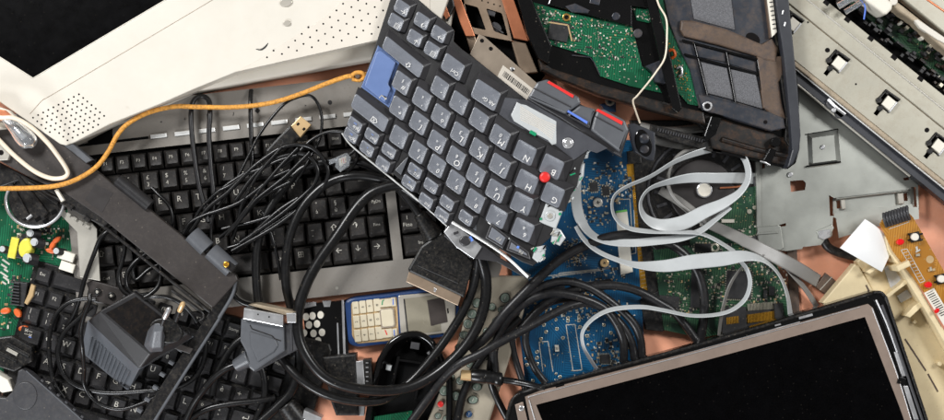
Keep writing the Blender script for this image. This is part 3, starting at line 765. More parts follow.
one('blue_lamp', ['bluestrip'], t, lambda b: b.cyl(30, 338, 2.6, 12, 18, b=1))
one('white_print', ['white_ink'], t, lambda b: [b.box(6 - (i % 2) * 2, 262 + i * 4.2, 9 - i % 3 * 2, 1.8, 10.9, 11.3, -35) for i in range(6)])

t = T('motor_ring', 'round black drive hub with a shiny blue steel rim just below the orange cord', 'drive hub', 38, 205, 16)
one('hub', ['frameblk'], t, lambda b: (b.cyl(35, 200, 27, 14, 36, 0, 2, 32), b.prism([(12, 172), (20, 176), (48, 212), (44, 218)], 34, 41, b=1.2), b.prism([(4, 178), (10, 178), (30, 216), (22, 220)], 34, 39, b=1.2)))
one('rim', ['silver'], t, lambda b: b.tube([(35 + 29 * math.cos(a), 201 + 26 * math.sin(a), 34) for a in [i * math.pi / 12 for i in range(24)]], 1.7, 0, 8, 2, closed=True))
for x, y in ((46, 221), (38, 219), (54, 212)): one('slot', ['void'], t, lambda b: b.box(x, y, 6, 4, 35, 36.4, 30))
one('steel_pin', ['silver'], t, lambda b: b.tube([(27, 219, 38), (32, 215, 38)], 1.8, 0, 8, raw=True))

# ------------------------------------------------------------------ power adapter on the black keyboard
t = T('power_adapter', 'ribbed dark grey plug-in power adapter with two-pin plug resting on the black keyboard', 'power adapter', 120, 345, 19)
lt = [(99, 311, 58), (134, 292, 58), (188, 334, 57), (162, 347, 57), (150, 355, 58)]
lm = [(87, 321, 49), (136, 290, 50), (194, 337, 50), (154, 362, 46), (139, 370, 49)]
lb = [(81, 352, 20), (136, 296, 20), (190, 336, 20), (145, 367, 20), (128, 391, 20)]
V = lambda l: [W(*p) for p in l]
def grow(l, k, dz=0):
    c = sum((Vector(p) for p in l), Vector()) / len(l)
    return [(c.x + (p[0] - c.x) * k, c.y + (p[1] - c.y) * k, p[2] + dz) for p in l]
soften(one('upper_shell', ['adlight'], t, lambda b: b.loft([V(lm), V(lt)], 0)), 2.6, 4)
one('label_face', ['addark'], t, lambda b: b.loft([V(grow(lt, 0.86, 0.0)), V(grow(lt, 0.855, 0.4))], 0))
def f(b):
    b.loft([V(lb), V(grow(lm, 0.99, -0.6))], 0)
    a0, a1 = Vector(lm[0]), Vector(lm[4]); c0, c1 = Vector(lb[0]), Vector(lb[4])
    for i in range(12):
        s_ = 0.13 + i * 0.068
        a_ = a0.lerp(a1, s_); c_ = c0.lerp(c1, s_)
        p0 = a_.lerp(c_, 0.3); p1 = a_.lerp(c_, 0.93)
        b.tube([tuple(p0), tuple(p1)], 1.15, 0, 6, raw=True)
one('ribbed_front', ['adfront'], t, f)
def pin(x0, y0, z0, x1, y1, z1, x2, y2, z2, m):
    p = one('plug_pin', ['chip'], t, lambda b: b.tube([(x0, y0, z0), (x1, y1, z1)], 2.1, 0, 12, raw=True))
    one('metal_tip', [m], p, lambda b: b.tube([(x1, y1, z1), (x2, y2, z2), (x2 + .5, y2 - 1.2, z2 + .8)], [2.5, 2.5, 1.2], 0, 12, raw=True))
pin(161, 328, 70, 164.5, 318, 75, 169, 309, 80, 'silver'); pin(176, 321, 62, 179.5, 311, 70, 183, 303.5, 76, 'usbtan')
PLUG_ = one('plug', ['gunm'], t, lambda b: (b.loft([V([(143, 346, 57), (150, 353, 57), (163, 352, 57), (166, 338, 57), (158, 329, 57), (148, 330, 57)]), V([(148, 345, 64), (152, 349, 64), (161.5, 348, 64), (163.5, 330, 66), (158, 326, 66), (151, 326, 66)]), V([(153, 330, 73), (155, 332, 73), (162, 331, 73), (164, 326, 73), (160, 323, 73), (155, 323, 73)])], 0)))
one('plug_base', ['kbody'], t, lambda b: b.cyl(166, 331, 17, 57, 60, ry=12, a=-20, b=1.2, n=24))
soften(PLUG_, 1.2)

# ------------------------------------------------------------------ scart plugs
def boot(par, p0, p1, r0, r1, m='kbody', name='cable_boot', n=9):
    b = MB(); pts = []; rs = []
    for i in range(n * 2 + 1):
        s = i / (n * 2); pts.append((p0[0] + (p1[0] - p0[0]) * s, p0[1] + (p1[1] - p0[1]) * s, p0[2] + (p1[2] - p0[2]) * s))
        rs.append((r0 + (r1 - r0) * s) * (1.0 if i % 2 else 0.9))
    b.tube(pts, rs, 0, 16, raw=True)
    return b.build(name, m, par)
t = T('scart_plug', 'grey plug with a wide shiny metal shell, standing over the black keyboard', 'cable plug', 268, 340, 26, 'wide cable plugs')
one('body', ['gunm'], t, lambda b: (b.prism([(241, 319), (284, 327), (285, 351), (254, 372), (249, 368), (246, 352), (240, 341)], 26, 54, 0, b=1.8),
    b.prism([(250, 332), (276, 340), (278, 346), (274, 352), (258, 362), (251, 346)], 50, 55.4, 0, b=1.0)))
one('side_wall', ['dgrey'], t, lambda b: (b.prism([(284, 325), (298, 321), (300, 349), (286, 356), (255, 373), (254, 370), (284, 350)], 26, 50, 0, b=1.5), b.box(291, 340, 2, 22, 45, 51, 2)))
one('groove', ['kbody'], t, lambda b: b.line([(250, 325), (252, 329), (272, 336), (275, 339), (281, 341)], 1.0, 54))
one('metal_shell', ['silver'], t, lambda b: (b.prism([(244, 308), (283, 315), (283, 327), (243, 319)], 30, 60, 0, b=0.8)))
one('shell_side', ['silver'], t, lambda b: b.prism([(286, 313), (296, 313), (296, 323), (287, 323)], 30, 58, 0, b=0.8))
one('shell_opening', ['ridge', 'void'], t, lambda b: (b.prism([(248, 305), (256, 304), (296, 312), (285, 315)], 30, 57, 0, b=0.5)))
one('shell_hole', ['void'], t, lambda b: (b.cyl(258, 314.5, 0.8, 59.8, 60.2), b.cyl(269, 317, 0.8, 59.8, 60.2)))
boot(t, (250, 358, 48), (236, 366, 44), 8.5, 6.5, 'gunm')

t = T('scart_plug', 'black plug with brown metal shell and ribbed sleeve lying between keyboard and phone', 'cable plug', 437, 265, 22, 'wide cable plugs')
one('body', ['kbody'], t, lambda b: (b.prism([(421, 246), (441, 232), (449, 236), (474, 262), (464, 298), (409, 272), (408, 269)], 24, 44, 0, b=2.2), b.prism([(418, 262), (424, 262), (460, 280), (458, 284), (417, 266)], 40, 45, 0, b=0.6)))
one('metal_shell', ['bronze'], t, lambda b: b.prism([(409, 271), (462, 294), (458, 306), (406, 282)], 22, 42, 0, b=0.8))
one('shell_hole', ['silver'], t, lambda b: b.cyl(435, 290, 1.4, 41.5, 42.4, b=0.2, ry=2))
boot(t, (434, 236, 36), (419, 214, 40), 11.5, 6.5)

t = T('scart_plug', 'black plug with a short silver shell lying beside the mouse shell below the phone', 'cable plug', 340, 385, 6, 'wide cable plugs')
one('body', ['kbody'], t, lambda b: (b.prism([(322, 357), (356, 354), (359, 416), (336, 416), (330, 400)], 6, 26, 0, b=2), b.line([(344, 360), (346, 368), (349, 372), (350, 380)], 1.2, 26, 0, 0.8)))
one('metal_shell', ['silver'], t, lambda b: b.prism([(354, 362), (363, 360.5), (365, 386), (356, 386)], 6, 25, 0, b=0.6))
one('metal_shell', ['silver'], t, lambda b: b.prism([(356, 404), (365, 404), (364, 416), (358, 416)], 6, 22, 0, b=0.6))
one('pin_block', ['kbody', 'silver'], t, lambda b: (b.prism([(363, 360), (371, 359.5), (372.5, 386), (365, 387)], 6, 24, 0, b=0.6), [b.box(367, 363 + i * 4.6, 2.5, 1.2, 23, 24.6, 0, 1) for i in range(5)]))
t = T('ribbed_plug', 'ribbed black cable sleeve with a metal clip at the bottom edge beside the mouse shell', 'cable plug', 300, 412, 12)
boot(t, (286, 404, 26), (304, 428, 24), 11, 13, 'kbody', 'sleeve')
one('metal_clip', ['silver'], t, lambda b: (b.prism([(304, 410), (322, 418), (318, 428), (302, 420)], 14, 34, b=1),))

# ------------------------------------------------------------------ perforated metal box
t = T('perforated_box', 'shiny black metal part with round white holes between the round cables and the phone', 'drive part', 327, 330, 0)
one('body', ['gloss'], t, lambda b: b.prism([(302, 305), (345, 300), (349, 358), (308, 360)], 0, 10, 0, b=0.6))
one('top_edge', ['silver'], t, lambda b: (b.prism([(303, 303), (316, 302), (316, 306), (303, 309)], 4, 11, 0, b=.4), b.prism([(322, 301), (331, 300.5), (330, 307), (324, 307)], 4, 11, 0, b=.5)))
one('bright_rail', ['silver'], t, lambda b: b.box(343.5, 328, 2.4, 56, 8, 12, 2, b=0.4)); one('bright_rail', ['silver'], t, lambda b: b.box(338, 340, 1.6, 34, 8, 11, 2, b=0.3))
for x, y in ((320.5, 315), (312.5, 316), (317, 324), (309, 325), (322, 332.5), (313.5, 333.5), (318, 341), (306, 317), (304, 333)):
    one('white_hole', ['whitepl'], t, lambda b: b.cyl(x, y, 3.2, 9.7, 10.4, ry=3.8, n=18))

# ------------------------------------------------------------------ phone
t = T('mobile_phone', 'blue and ivory mobile phone with a keypad lying on the table under the black plug', 'phone', 400, 320, 0)
one('shell', ['blue'], t, lambda b: b.prism(rnd([(344, 301), (352, 297), (440, 286), (456, 291), (460, 310), (456, 333), (440, 338), (357, 348), (348, 344)], 5), 0, 11, 0, b=3))
one('faceplate', ['phsil'], t, lambda b: b.prism([(398, 295.5), (450, 291), (456, 298), (455, 325), (448, 333), (401, 339)], 9, 12.5, 0, b=1, r=2))
one('keypad_base', ['tan'], t, lambda b: b.prism([(351, 303), (397, 297), (399, 340), (357, 344), (352, 336)], 9, 11.6, 0, b=0.5, r=2))
labels = [['1', '2', '3'], ['4', '5', '6'], ['7', '8', '9'], ['*', '0', '#']]
for c in range(4):
    for r_ in range(3):
        x = 355.6 + c * 7.1 + r_ * 1.0; y = 308 + r_ * 14 - c * 0.95
        def f(b):
            b.box(x, y, 6.6, 12.6, 11, 13.2, 6, 0, 0.8, r=1.2)
            b.text(labels[c][2 - r_] if c < 3 else labels[3][2 - r_], x, y, 13.3, 4, 96, 1)
        one('key', ['phkey', 'black_ink'], t, f)
one('key', ['phkey', 'green_b'], t, lambda b: (b.box(386, 303, 13, 8, 11, 13.2, 6, b=.7, r=1), b.line([(382, 305), (382.5, 301), (384, 300)], 0.9, 13.3, 1)))
one('key', ['phkey', 'bluestrip'], t, lambda b: (b.box(393.5, 302, 5, 9, 11, 13.0, 6, b=.6, r=1), b.line([(393, 299), (393.2, 305)], 0.8, 13.2, 1)))
one('key', ['phkey', 'red'], t, lambda b: (b.box(387, 333.5, 11, 9, 11, 13.2, 6, b=.7, r=1), b.line([(385, 330), (387, 335)], 0.9, 13.3, 1)))
one('key', ['phkey', 'bluestrip'], t, lambda b: (b.box(395, 333, 5, 9, 11, 13.0, 6, b=.6, r=1), b.line([(394, 330), (394.5, 336)], 0.8, 13.2, 1)))
n = one('navigation_key', ['taupe'], t, lambda b: b.box(387.5, 318, 15, 20, 11, 13.4, 6, b=0.6, r=3))
one('navigation_pad', ['phkey'], n, lambda b: b.box(387.5, 318, 12.4, 17.4, 12, 14.2, 6, b=0.8, r=2.5))
one('display', ['phscr'], t, lambda b: b.prism([(404, 299), (438, 295), (441, 331), (408, 335)], 12.4, 12.8))
one('display_edge', ['chip'], t, lambda b: b.line([(404, 299), (408, 335)], 1.3, 12.8))
one('dark_patch', ['phdark'], t, lambda b: b.prism([(427, 300.5), (443.5, 297.5), (447.5, 322), (431, 326)], 12.7, 13.1))
one('earpiece', ['void'], t, lambda b: b.box(447.8, 311, 1.4, 5, 12.4, 12.8, 6, r=.6))

# ------------------------------------------------------------------ remote control
t = T('remote_control', 'beige remote control with round grey-green buttons lying under the thick black cables', 'remote control', 478, 350, 0)
one('body', ['remote'], t, lambda b: b.prism(rnd([(470, 276), (530, 276), (522, 322), (512, 352), (484, 440), (420, 440), (440, 392), (462, 330)], 6), 0, 17, 0, b=2.2))
rb = [(505, 298, 4.6, 0), (492, 307, 3.6, 0), (503, 310, 4.8, 1), (497, 321, 4.4, 1), (477, 303, 4.4, 0), (472, 314, 4.4, 0), (468, 324, 4.4, 0), (464, 335, 4.4, 1), (459, 348, 3.8, 0),
      (487, 332, 3.8, 0), (480, 341, 4, 0), (487, 356, 3.8, 0), (450, 378, 4.2, 0), (460, 381, 3.6, 0), (444, 391, 4.6, 0), (456, 396, 4.4, 0), (477, 387, 4.6, 1), (473, 400, 4.8, 1),
      (438, 416, 3, 0), (446, 419, 3, 0), (496, 345, 3.6, 0), (470, 364, 3.6, 0)]
for x, y, r_, ov in rb:
    one('button', ['rbtn', 'chip', 'white_ink'], t, lambda b: (b.cyl(x, y, r_ * 1.15, 16.8, 17.2, 1, n=20, ry=r_ * (.92 if ov else 1.15)), b.cyl(x, y, r_, 17, 19.6, 0, 0.9, n=20, ry=r_ * (.8 if ov else 1)), b.box(x, y, r_ * .7, 0.6, 19.5, 19.8, 70, 2)))
one('button', ['red'], t, lambda b: b.cyl(440.5, 404.5, 3.1, 17, 19.8, 0, 0.9)); one('button', ['green_b'], t, lambda b: b.cyl(449.5, 407.5, 3.1, 17, 19.8, 0, 0.9))
one('button', ['navy_b', 'white_ink'], t, lambda b: (b.cyl(469, 414.5, 3.4, 17, 19.8, 0, 0.9), b.text('?', 469, 414.5, 19.9, 4, 0, 1)))
one('print', ['black_ink'], t, lambda b: (b.box(441, 410.5, 5, 0.7, 17, 17.2, -15), b.box(448, 384, 4, .6, 17, 17.2, -15), b.box(475, 393.5, 4, .6, 17, 17.2, -15)))

# ------------------------------------------------------------------ mouse shell
t = T('computer_mouse', 'open black plastic mouse shell with its inside showing beside the phone at the bottom', 'computer mouse', 405, 380, 0)
ms = rnd([(362, 440), (370, 395), (377, 362), (388, 342), (402, 333), (418, 331), (431, 338), (441, 352), (452, 378), (452, 440)], 6, 5)
one('shell', ['gloss'], t, lambda b: b.prism(ms, 4, 20, 0, holes=[inset(ccw(ms), 4)]))
one('shell_rim', ['gloss'], t, lambda b: b.tube([(p[0], p[1], 20) for p in inset(ccw(ms), 2.5)][::3], 3.4, 0, 10, 2, closed=True))
one('inner_wall', ['gloss'], t, lambda b: b.loft([[W(*p, 19.5) for p in inset(ccw(ms), 3)], [W(*p, 13) for p in inset(ccw(ms), 8)], [W(*p, 6.5) for p in inset(ccw(ms), 13)]], 0, smooth=True, cap0=False, cap1=False))
one('inside', ['void'], t, lambda b: b.prism(inset(ccw(ms), 2), 0, 6))
one('inner_rib', ['gloss'], t, lambda b: (b.box(395, 374, 3, 36, 6, 14, -12, b=.5), b.box(412, 362, 30, 2.5, 6, 13, -8, b=.4), b.box(418, 385, 3, 30, 6, 13, -12, b=.5)))
one('grey_post', ['dgrey'], t, lambda b: (b.box(415, 346, 9, 7, 6, 17, -10, b=1)))
one('white_switch', ['ribbon'], t, lambda b: b.box(388.5, 368, 5.5, 5.5, 6, 15, -12, b=1)); one('silver_spring', ['silver'], t, lambda b: b.tube([(428, 352, 14), (432, 357, 14)], 2, 0, 8, raw=True))
one('green_board', ['gpcb'], t, lambda b: b.prism([(374, 417), (412, 411), (416, 440), (372, 440)], 10, 15))

# ------------------------------------------------------------------ blue board
t = T('blue_circuit_board', 'blue graphics circuit board with gold edge contacts under the cables', 'circuit board', 590, 280, 0, 'circuit boards')
bp = [(562, 140), (632, 140), (633, 200), (641, 295), (646, 372), (600, 400), (527, 400), (521, 345), (513, 290), (510, 240)]
one('board', ['bpcb'], t, lambda b: b.prism(bp, 2, 5))
gc = one('edge_contacts', ['gold'], t, lambda b: b.prism([(631, 172), (640, 172), (650, 292), (641, 294)], 2, 5.2))
for i in range(34): pass
one('contact_gaps', ['tan'], gc, lambda b: [b.line([(632.5 + i * 0.32, 176 + i * 4.0), (640.8 + i * 0.32, 174 + i * 4.0)], 0.8, 5.2, 0, .15) for i in range(29)])
one('edge_contact_end', ['gold'], t, lambda b: (b.box(631, 170, 8, 13, 2, 5.3, 5, r=1.5), b.box(648, 314, 9, 13, 2, 5.3, 5, r=2)))
def tr(p0, p1, w=0.7):
    return lambda b: b.line([p0, p1], w, 5)
def f(b):
    for q in ([(566, 325), (575, 324.5), (582, 370), (573, 371), (566, 325)], [(539, 342), (548, 341.5), (553, 372)], [(539, 342), (543, 372)], [(520, 303), (560, 273), (612, 268)],
              [(524, 279), (612, 268), (615, 275)], [(552, 277), (604, 270)], [(540, 288), (612, 279)], [(614, 200), (630, 199), (633, 250)], [(617, 202), (616, 200)], [(614, 258), (636, 253), (634, 210)]):
        b.line(q, 0.8, 5)
one('silkscreen', ['white_ink'], t, f)
one('white_connector', ['whitepl', 'grpl'], t, lambda b: (b.prism([(616, 212), (627, 210), (630, 232), (618, 233)], 5, 9, 0, b=.4), b.prism([(616, 211), (627, 209.5), (627, 211.5), (616, 213)], 5, 9.6, 1)))
one('white_connector', ['whitepl'], t, lambda b: b.prism([(618, 244), (630, 243), (633, 272), (621, 275)], 5, 9, 0, b=.4))
one('brass_screw', ['usbtan', 'chip'], t, lambda b: (b.cyl(604.5, 263, 4.6, 5, 8, 0, 0.8, n=20), b.box(604.5, 263, 3.4, 0.9, 7.9, 8.2, 30, 1), b.box(604.5, 263, 0.9, 3.4, 7.9, 8.25, 30, 1)))
one('steel_screw', ['steel', 'chip'], t, lambda b: (b.cyl(598, 202.5, 4.8, 5, 8.5, 0, 1, n=20), b.box(598, 202.5, 3.6, 0.9, 8.4, 8.7, 10, 1), b.box(598, 202.5, 0.9, 3.6, 8.4, 8.75, 10, 1)))
pads = [(541, 339), (546, 332), (557, 329), (563, 338), (580, 327), (587, 336), (604, 325), (611, 333), (588, 345), (537, 358), (537, 364), (527, 365), (526, 359), (544, 325), (546, 321), (556, 320), (568, 318), (579, 317), (568, 321), (579, 320.5), (590, 316), (537, 352), (556, 374), (560, 377), (533, 381), (556, 381)]
for x, y in pads:
    one('solder_pad', ['solder', 'chip'], t, lambda b: (b.cyl(x, y, 1.9 if (x * 7 + y) % 3 else 1.4, 4.9, 5.6, 0, .3, n=12), b.cyl(x, y, 0.7, 5.4, 5.8, 1, n=8)))
def chip(x, y, w, h, a, z, par, pins=0, top=1.8, name='chip'):
    def f(b):
        b.box(x, y, w, h, z, z + top, a, 0, 0.3)
        if pins:
            ca, sa = math.cos(math.radians(a)), math.sin(math.radians(a))
            for i in range(pins):
                s = (i + .5) / pins - .5
                for sx, sy in ((w * s, h / 2 + .7), (w * s, -h / 2 - .7)): b.box(x + sx * ca + sy * sa, y - sx * sa + sy * ca, w / pins * .5, 1.6, z, z + .6, a, 1)
                for sx, sy in ((w / 2 + .7, h * s), (-w / 2 - .7, h * s)): b.box(x + sx * ca + sy * sa, y - sx * sa + sy * ca, 1.6, h / pins * .5, z, z + .6, a, 1)
    return one(name, ['chip', 'solder'], par, f)
chip(605, 359, 9, 8.5, 3, 5, t, 7); chip(594, 187, 8, 9, 5, 5, t, 4); chip(606, 191, 7, 9, 5, 5, t, 3); chip(550, 289, 30, 6, 8, 5, t, 0); chip(598, 283, 26, 5, 8, 5, t, 0)
one('square_inductor', ['whitepl', 'steel'], t, lambda b: (b.box(557, 348.5, 4, 6.5, 5, 8, 5, 0, .4), b.box(557, 348.5, 2, 3, 8, 8.4, 5, 1)))
smd(t, [(592, 342), (628, 337), (630, 362), (604, 370), (592, 366)], 75, 5, 5, a=5, smin=1.2, smax=3.4, avoid=[rect(605, 359, 13, 12)])
smd(t, [(583, 160), (632, 160), (632, 200), (612, 205), (608, 228), (583, 228), (572, 200)], 210, 5, 6, a=5, smin=1.0, smax=3)
smd(t, [(563, 240), (582, 238), (590, 262), (566, 268)], 130, 5, 8, a=5, smin=0.8, smax=2, mats=('solder', 'tan', 'chip'))
smd(t, [(515, 288), (545, 280), (620, 262), (636, 288), (560, 300), (520, 320)], 150, 5, 9, a=8, smin=0.9, smax=2.8)
smd(t, [(525, 320), (600, 305), (640, 300), (640, 330), (525, 380)], 30, 5, 10, a=5, smin=0.8, smax=2.2)
smd(t, [(535, 298), (628, 300), (620, 318), (545, 320)], 90, 5, 12, a=5, smin=1, smax=3)

# ------------------------------------------------------------------ hard-disk board and black drive
t = T('optical_drive', 'black drive with a round spindle under the grey flat cables', 'disc drive', 700, 185, 0)
one('case', ['kbody'], t, lambda b: b.prism([(630, 120), (762, 120), (762, 250), (654, 330), (640, 240)], 0, 9, b=1))
one('ring', ['dgrey'], t, lambda b: b.tube([(702 + 54 * math.cos(a), 192 + 54 * math.sin(a), 10) for a in [i * math.pi / 16 for i in range(32)]], 1.6, 0, 6, 1, closed=True, sq=.6))
one('spindle_disc', ['framed'], t, lambda b: b.cyl(702, 192, 33, 8, 14, 0, 1.5, n=48))
one('spoke_plate', ['frameblk', 'dgrey'], t, lambda b: (b.cyl(702, 192, 50, 8, 10, 0, 0.4, n=48), [b.box(702 + 42 * math.cos(a), 192 - 42 * math.sin(a), 11, 3.2, 10, 11.2, math.degrees(a), 1, .3) for a in [i * math.pi / 10 for i in range(20)]]))
hb = one('hub', ['silver'], t, lambda b: b.cyl(704.5, 190, 7.8, 14, 18, 0, 0.8, n=28))
one('hub_cap', ['whitepl'], hb, lambda b: (b.cyl(704.5, 190, 6.6, 18, 18.6, 0, 0.3, n=28)))
one('copper_wire', ['copper'], t, lambda b: b.tube([(720, 188, 16), (735, 187, 16), (741, 186, 16)], 1, 0, 6))
for p_, za, zb in (([(640, 222), (672, 218), (690, 228), (690, 245), (656, 250), (644, 240)], 9, 16), ([(627, 151), (640, 150), (642, 163), (628, 164)], 5, 11), ([(640, 300), (660, 290), (706, 288), (706, 310), (662, 332), (646, 330)], 0, 11)):
    one('black_block', ['kbody'], t, lambda b: b.prism(p_, za, zb, 0, .8))
t = T('hard_disk_board', 'dense dark green circuit board with a row of gold pins beside the orange table', 'circuit board', 725, 275, 6, 'circuit boards')
hp = [(652, 240), (700, 235), (735, 190), (757, 186), (760, 250), (776, 262), (790, 300), (792, 322), (700, 338), (664, 330)]
one('board', ['dgpcb'], t, lambda b: b.prism(hp, 6, 12))
chip(739, 285, 25, 28, -2, 12, t, 12, 2); chip(697, 290, 12, 36, -2, 12, t, 0, 2); chip(772, 291, 5.5, 9, -2, 12, t, 0, 4, 'capacitor'); chip(765.5, 294, 4, 8, -2, 12, t, 0, 3.5, 'capacitor'); chip(669, 305, 20, 18, -5, 12, t, 0, 3)
chip(703, 248, 16, 9, 0, 12, t, 5, 2); chip(757, 240, 9, 9, 20, 12, t, 4, 2)
one('ring_terminal', ['solder'], t, lambda b: (b.tube([(715 + 3.6 * math.cos(a), 247.5 + 3.6 * math.sin(a), 13) for a in [i * math.pi / 6 for i in range(12)]], 1.2, 0, 6, 1, closed=True)))
one('white_block', ['whitepl'], t, lambda b: (b.box(728, 221, 13, 3.5, 12, 15, 0, b=.4), b.box(704, 224, 8, 4, 12, 14, 0, b=.4)))
one('ring_pad', ['solder'], t, lambda b: (b.cyl(749.5, 211.5, 2.4, 12, 13, b=.3), b.cyl(754.5, 207.5, 2, 12, 13, b=.3)))
def f(b):
    b.prism([(722, 308), (746, 307), (747, 330), (722, 334)], 12, 17, 1, .4); b.prism([(774, 304), (783, 303), (785, 330), (776, 330)], 12, 18, 1, .6); b.prism([(746, 311), (775, 309), (776, 334), (746, 336)], 10, 13, 1, .4)
    for i in range(22):
        b.box(748 + i * 1.28, 307.5 - i * 0.1, 0.6, 7, 12, 14, 2, 2)
        b.box(748 + i * 1.28, 319 - i * .18, 0.75, 8.5, 13, 14.6, 2, 0)
    for i in range(9): b.box(727 + i * 1.4, 321 - i * .18, 0.8, 7, 13, 17.6, 2, 0)
one('pin_connector', ['gold', 'chip', 'solder'], t, f)
smd(t, [(666, 262), (786, 262), (788, 302), (700, 312), (668, 318)], 430, 12, 21, a=0, smin=0.8, smax=2.6, mats=('solder', 'tan', 'chip', 'dgpcb'), wts=(5, 2, 3, 2), avoid=[rect(739, 285, 29, 32), rect(697, 290, 14, 38)])
smd(t, [(690, 240), (757, 222), (760, 262), (690, 262)], 120, 12, 22, a=0, smin=0.8, smax=2.6)
smd(t, [(737, 195), (757, 190), (757, 222), (734, 226)], 26, 12, 23, a=0, smin=0.5, smax=1.2, mats=('tan', 'solder'))
one('board_edge_shade', ['brown'], t, lambda b: b.prism([(787, 250), (797, 250), (800, 320), (791, 322)], 0, 3))  # thin brown strip painted as the shade right of the board

# ------------------------------------------------------------------ open laptop case, top centre
t = T('laptop_chassis', 'dusty black laptop bottom case opened to show a green board, lying at the top centre', 'laptop case', 665, 70, 24)
hull = [(512, -40), (526, 0), (534, 40), (545, 66), (570, 84), (610, 98), (650, 108), (698, 124), (706, 131), (712, 152), (750, 160), (788, 169), (796, 163), (800, 148), (799, 90), (792, 40), (784, -10), (780, -60)]
one('shell', ['gloss'], t, lambda b: b.prism(hull, 24, 36, b=1.2))
one('left_wall', ['gloss'], t, lambda b: b.prism([(505, -40), (516, -40), (533, 2), (552, 46), (548, 64), (538, 58), (527, 34), (518, 0)], 30, 52, b=1.5))
one('front_edge', ['dirty'], t, lambda b: b.prism([(538, 58), (552, 68), (600, 84), (650, 98), (704, 112), (706, 124), (650, 110), (600, 96), (560, 80), (541, 70)], 28, 46, b=2))
bd = one('main_board', ['gpcb'], t, lambda b: b.prism([(533, 2), (560, 10), (632, 26), (642, 66), (652, 75), (662, 93), (630, 86), (600, 76), (592, 57), (549, 44)], 34, 39, b=.2))
one('main_board_corner', ['gpcb'], t, lambda b: b.prism([(632, 7), (650, 10), (654, 24), (637, 20)], 34, 39))
chip(559, 31, 20, 19, -12, 39, t, 0, 2.4)
one('chip_edge', ['tan'], t, lambda b: b.line([(549, 22), (568, 25), (572, 41)], 1.4, 41.2))
one('ring_mount', ['brass', 'gloss'], t, lambda b: (b.cyl(566.5, 17, 4.0, 38, 40.5, 0, .4, n=20), b.cyl(566.5, 17, 2.2, 40, 40.8, 1, n=14)))
smd(t, [(536, 5), (570, 14), (632, 28), (640, 62), (600, 60), (549, 44)], 300, 39, 31, a=-12, smin=0.7, smax=2.1, mats=('solder', 'whitepl', 'chip', 'tan'), wts=(6, 3, 2, 2), avoid=[rect(559, 31, 24, 22, -12)])
smd(t, [(596, 62), (640, 64), (660, 90), (604, 76)], 30, 39, 32, a=-12, smin=0.7, smax=2.0, mats=('solder', 'whitepl'))
smd(t, [(634, 9), (648, 12), (651, 21), (638, 18)], 14, 39, 33, a=-12, smin=0.8, smax=2.2, mats=('solder', 'whitepl'))
one('green_trace', ['grpl'], t, lambda b: None or b.line([(601, 74), (612, 71), (618, 75), (636, 73), (642, 70), (656, 76)], 0.01, 38))
one('drive_bay_edge', ['slate'], t, lambda b: (b.line([(572, 55), (590, 57), (594, 62), (600, 75)], 1, 39.2)))
one('top_plate', ['gloss'], t, lambda b: b.prism([(560, -30), (640, -30), (652, 8), (632, 6), (632, 26), (600, 18), (548, 4)], 38, 44, b=1))
one('top_highlights', ['slate'], t, lambda b: (b.prism([(565, 6), (575, 3), (590, 10), (588, 13), (572, 12)], 43, 45.5, b=.8), b.cyl(616, 16, 4, 43, 45, b=.6), b.cyl(638, 33, 4.5, 38, 45, b=.6), b.box(595, 1, 10, 6, 43, 45, -12, b=.5)))  # raised slate pieces drawn as highlights on the glossy top plate
one('divider', ['gloss'], t, lambda b: b.prism([(642, -20), (652, -20), (672, 62), (682, 108), (678, 113), (672, 108), (660, 60)], 36, 56, b=1.2))
one('divider_flap', ['slate'], t, lambda b: b.prism([(645, 66), (660, 60), (668, 70), (668, 84), (655, 82), (652, 72)], 38, 50, b=1))
one('side_board', ['gpcb'], t, lambda b: b.prism([(654, -10), (664, -10), (672, 30), (686, 56), (700, 106), (688, 104), (678, 92), (664, 38)], 34, 40))
smd(t, [(664, 34), (682, 56), (696, 104), (684, 98)], 60, 40, 34, a=-14, smin=0.6, smax=1.6, mats=('gold', 'solder', 'tan'))
one('copper_coil', ['orangecap'], t, lambda b: b.tube([(668, 51, 43), (673, 50, 45), (675, 55, 45), (672, 58, 43)], 1.6, 0, 8))
one('silver_jack', ['silver'], t, lambda b: b.tube([(677, 68, 42), (681, 67, 43), (682, 74, 43), (679, 76, 42)], 1.3, 0, 8))
# right hand tray
one('tray', ['slate'], t, lambda b: b.prism([(657, -40), (766, -40), (772, 20), (778, 55), (786, 122), (784, 128), (770, 131), (740, 122), (699, 108), (690, 70), (680, 50), (668, 20)], 34, 42, b=1.2))
one('metal_patch', ['foam'], t, lambda b: b.prism([(688, -20), (728, -30), (735, 30), (694, 19)], 41, 43.2, b=.4))
one('dirty_ridge', ['brown'], t, lambda b: (b.prism([(681, 20), (692, 20), (730, 30), (762, 44), (772, 38), (778, 48), (776, 62), (764, 60), (757, 56), (720, 45), (684, 36), (680, 30)], 41, 47, b=2)))
one('dirty_post', ['brown'], t, lambda b: b.prism([(757, 56), (782, 56), (783, 76), (779, 82), (782, 104), (786, 118), (780, 130), (766, 130), (768, 112), (763, 108)], 40, 46, b=1.5))
one('end_wall', ['brown'], t, lambda b: b.prism([(763, -20), (771, -20), (776, 34), (770, 38)], 40, 48, b=1.2))
one('slot_connector', ['whitepl', 'chip'], t, lambda b: (b.prism([(766, -10), (772, -10), (777, 32), (772, 37)], 46, 50, 0, .5), [b.box(771 + i * .6, 2 + i * 4.4, 3.2, 1.0, 49.8, 50.4, 10, 1) for i in range(7)]))
one('oval_recess', ['hole'], t, lambda b: b.cyl(753, 38.5, 7.6, 41, 42.6, ry=5.2, a=-35, n=24))
one('round_mount', ['slate'], t, lambda b: b.cyl(736, 38, 7, 41, 43.4, ry=3.6, a=-15, b=.6, n=24))
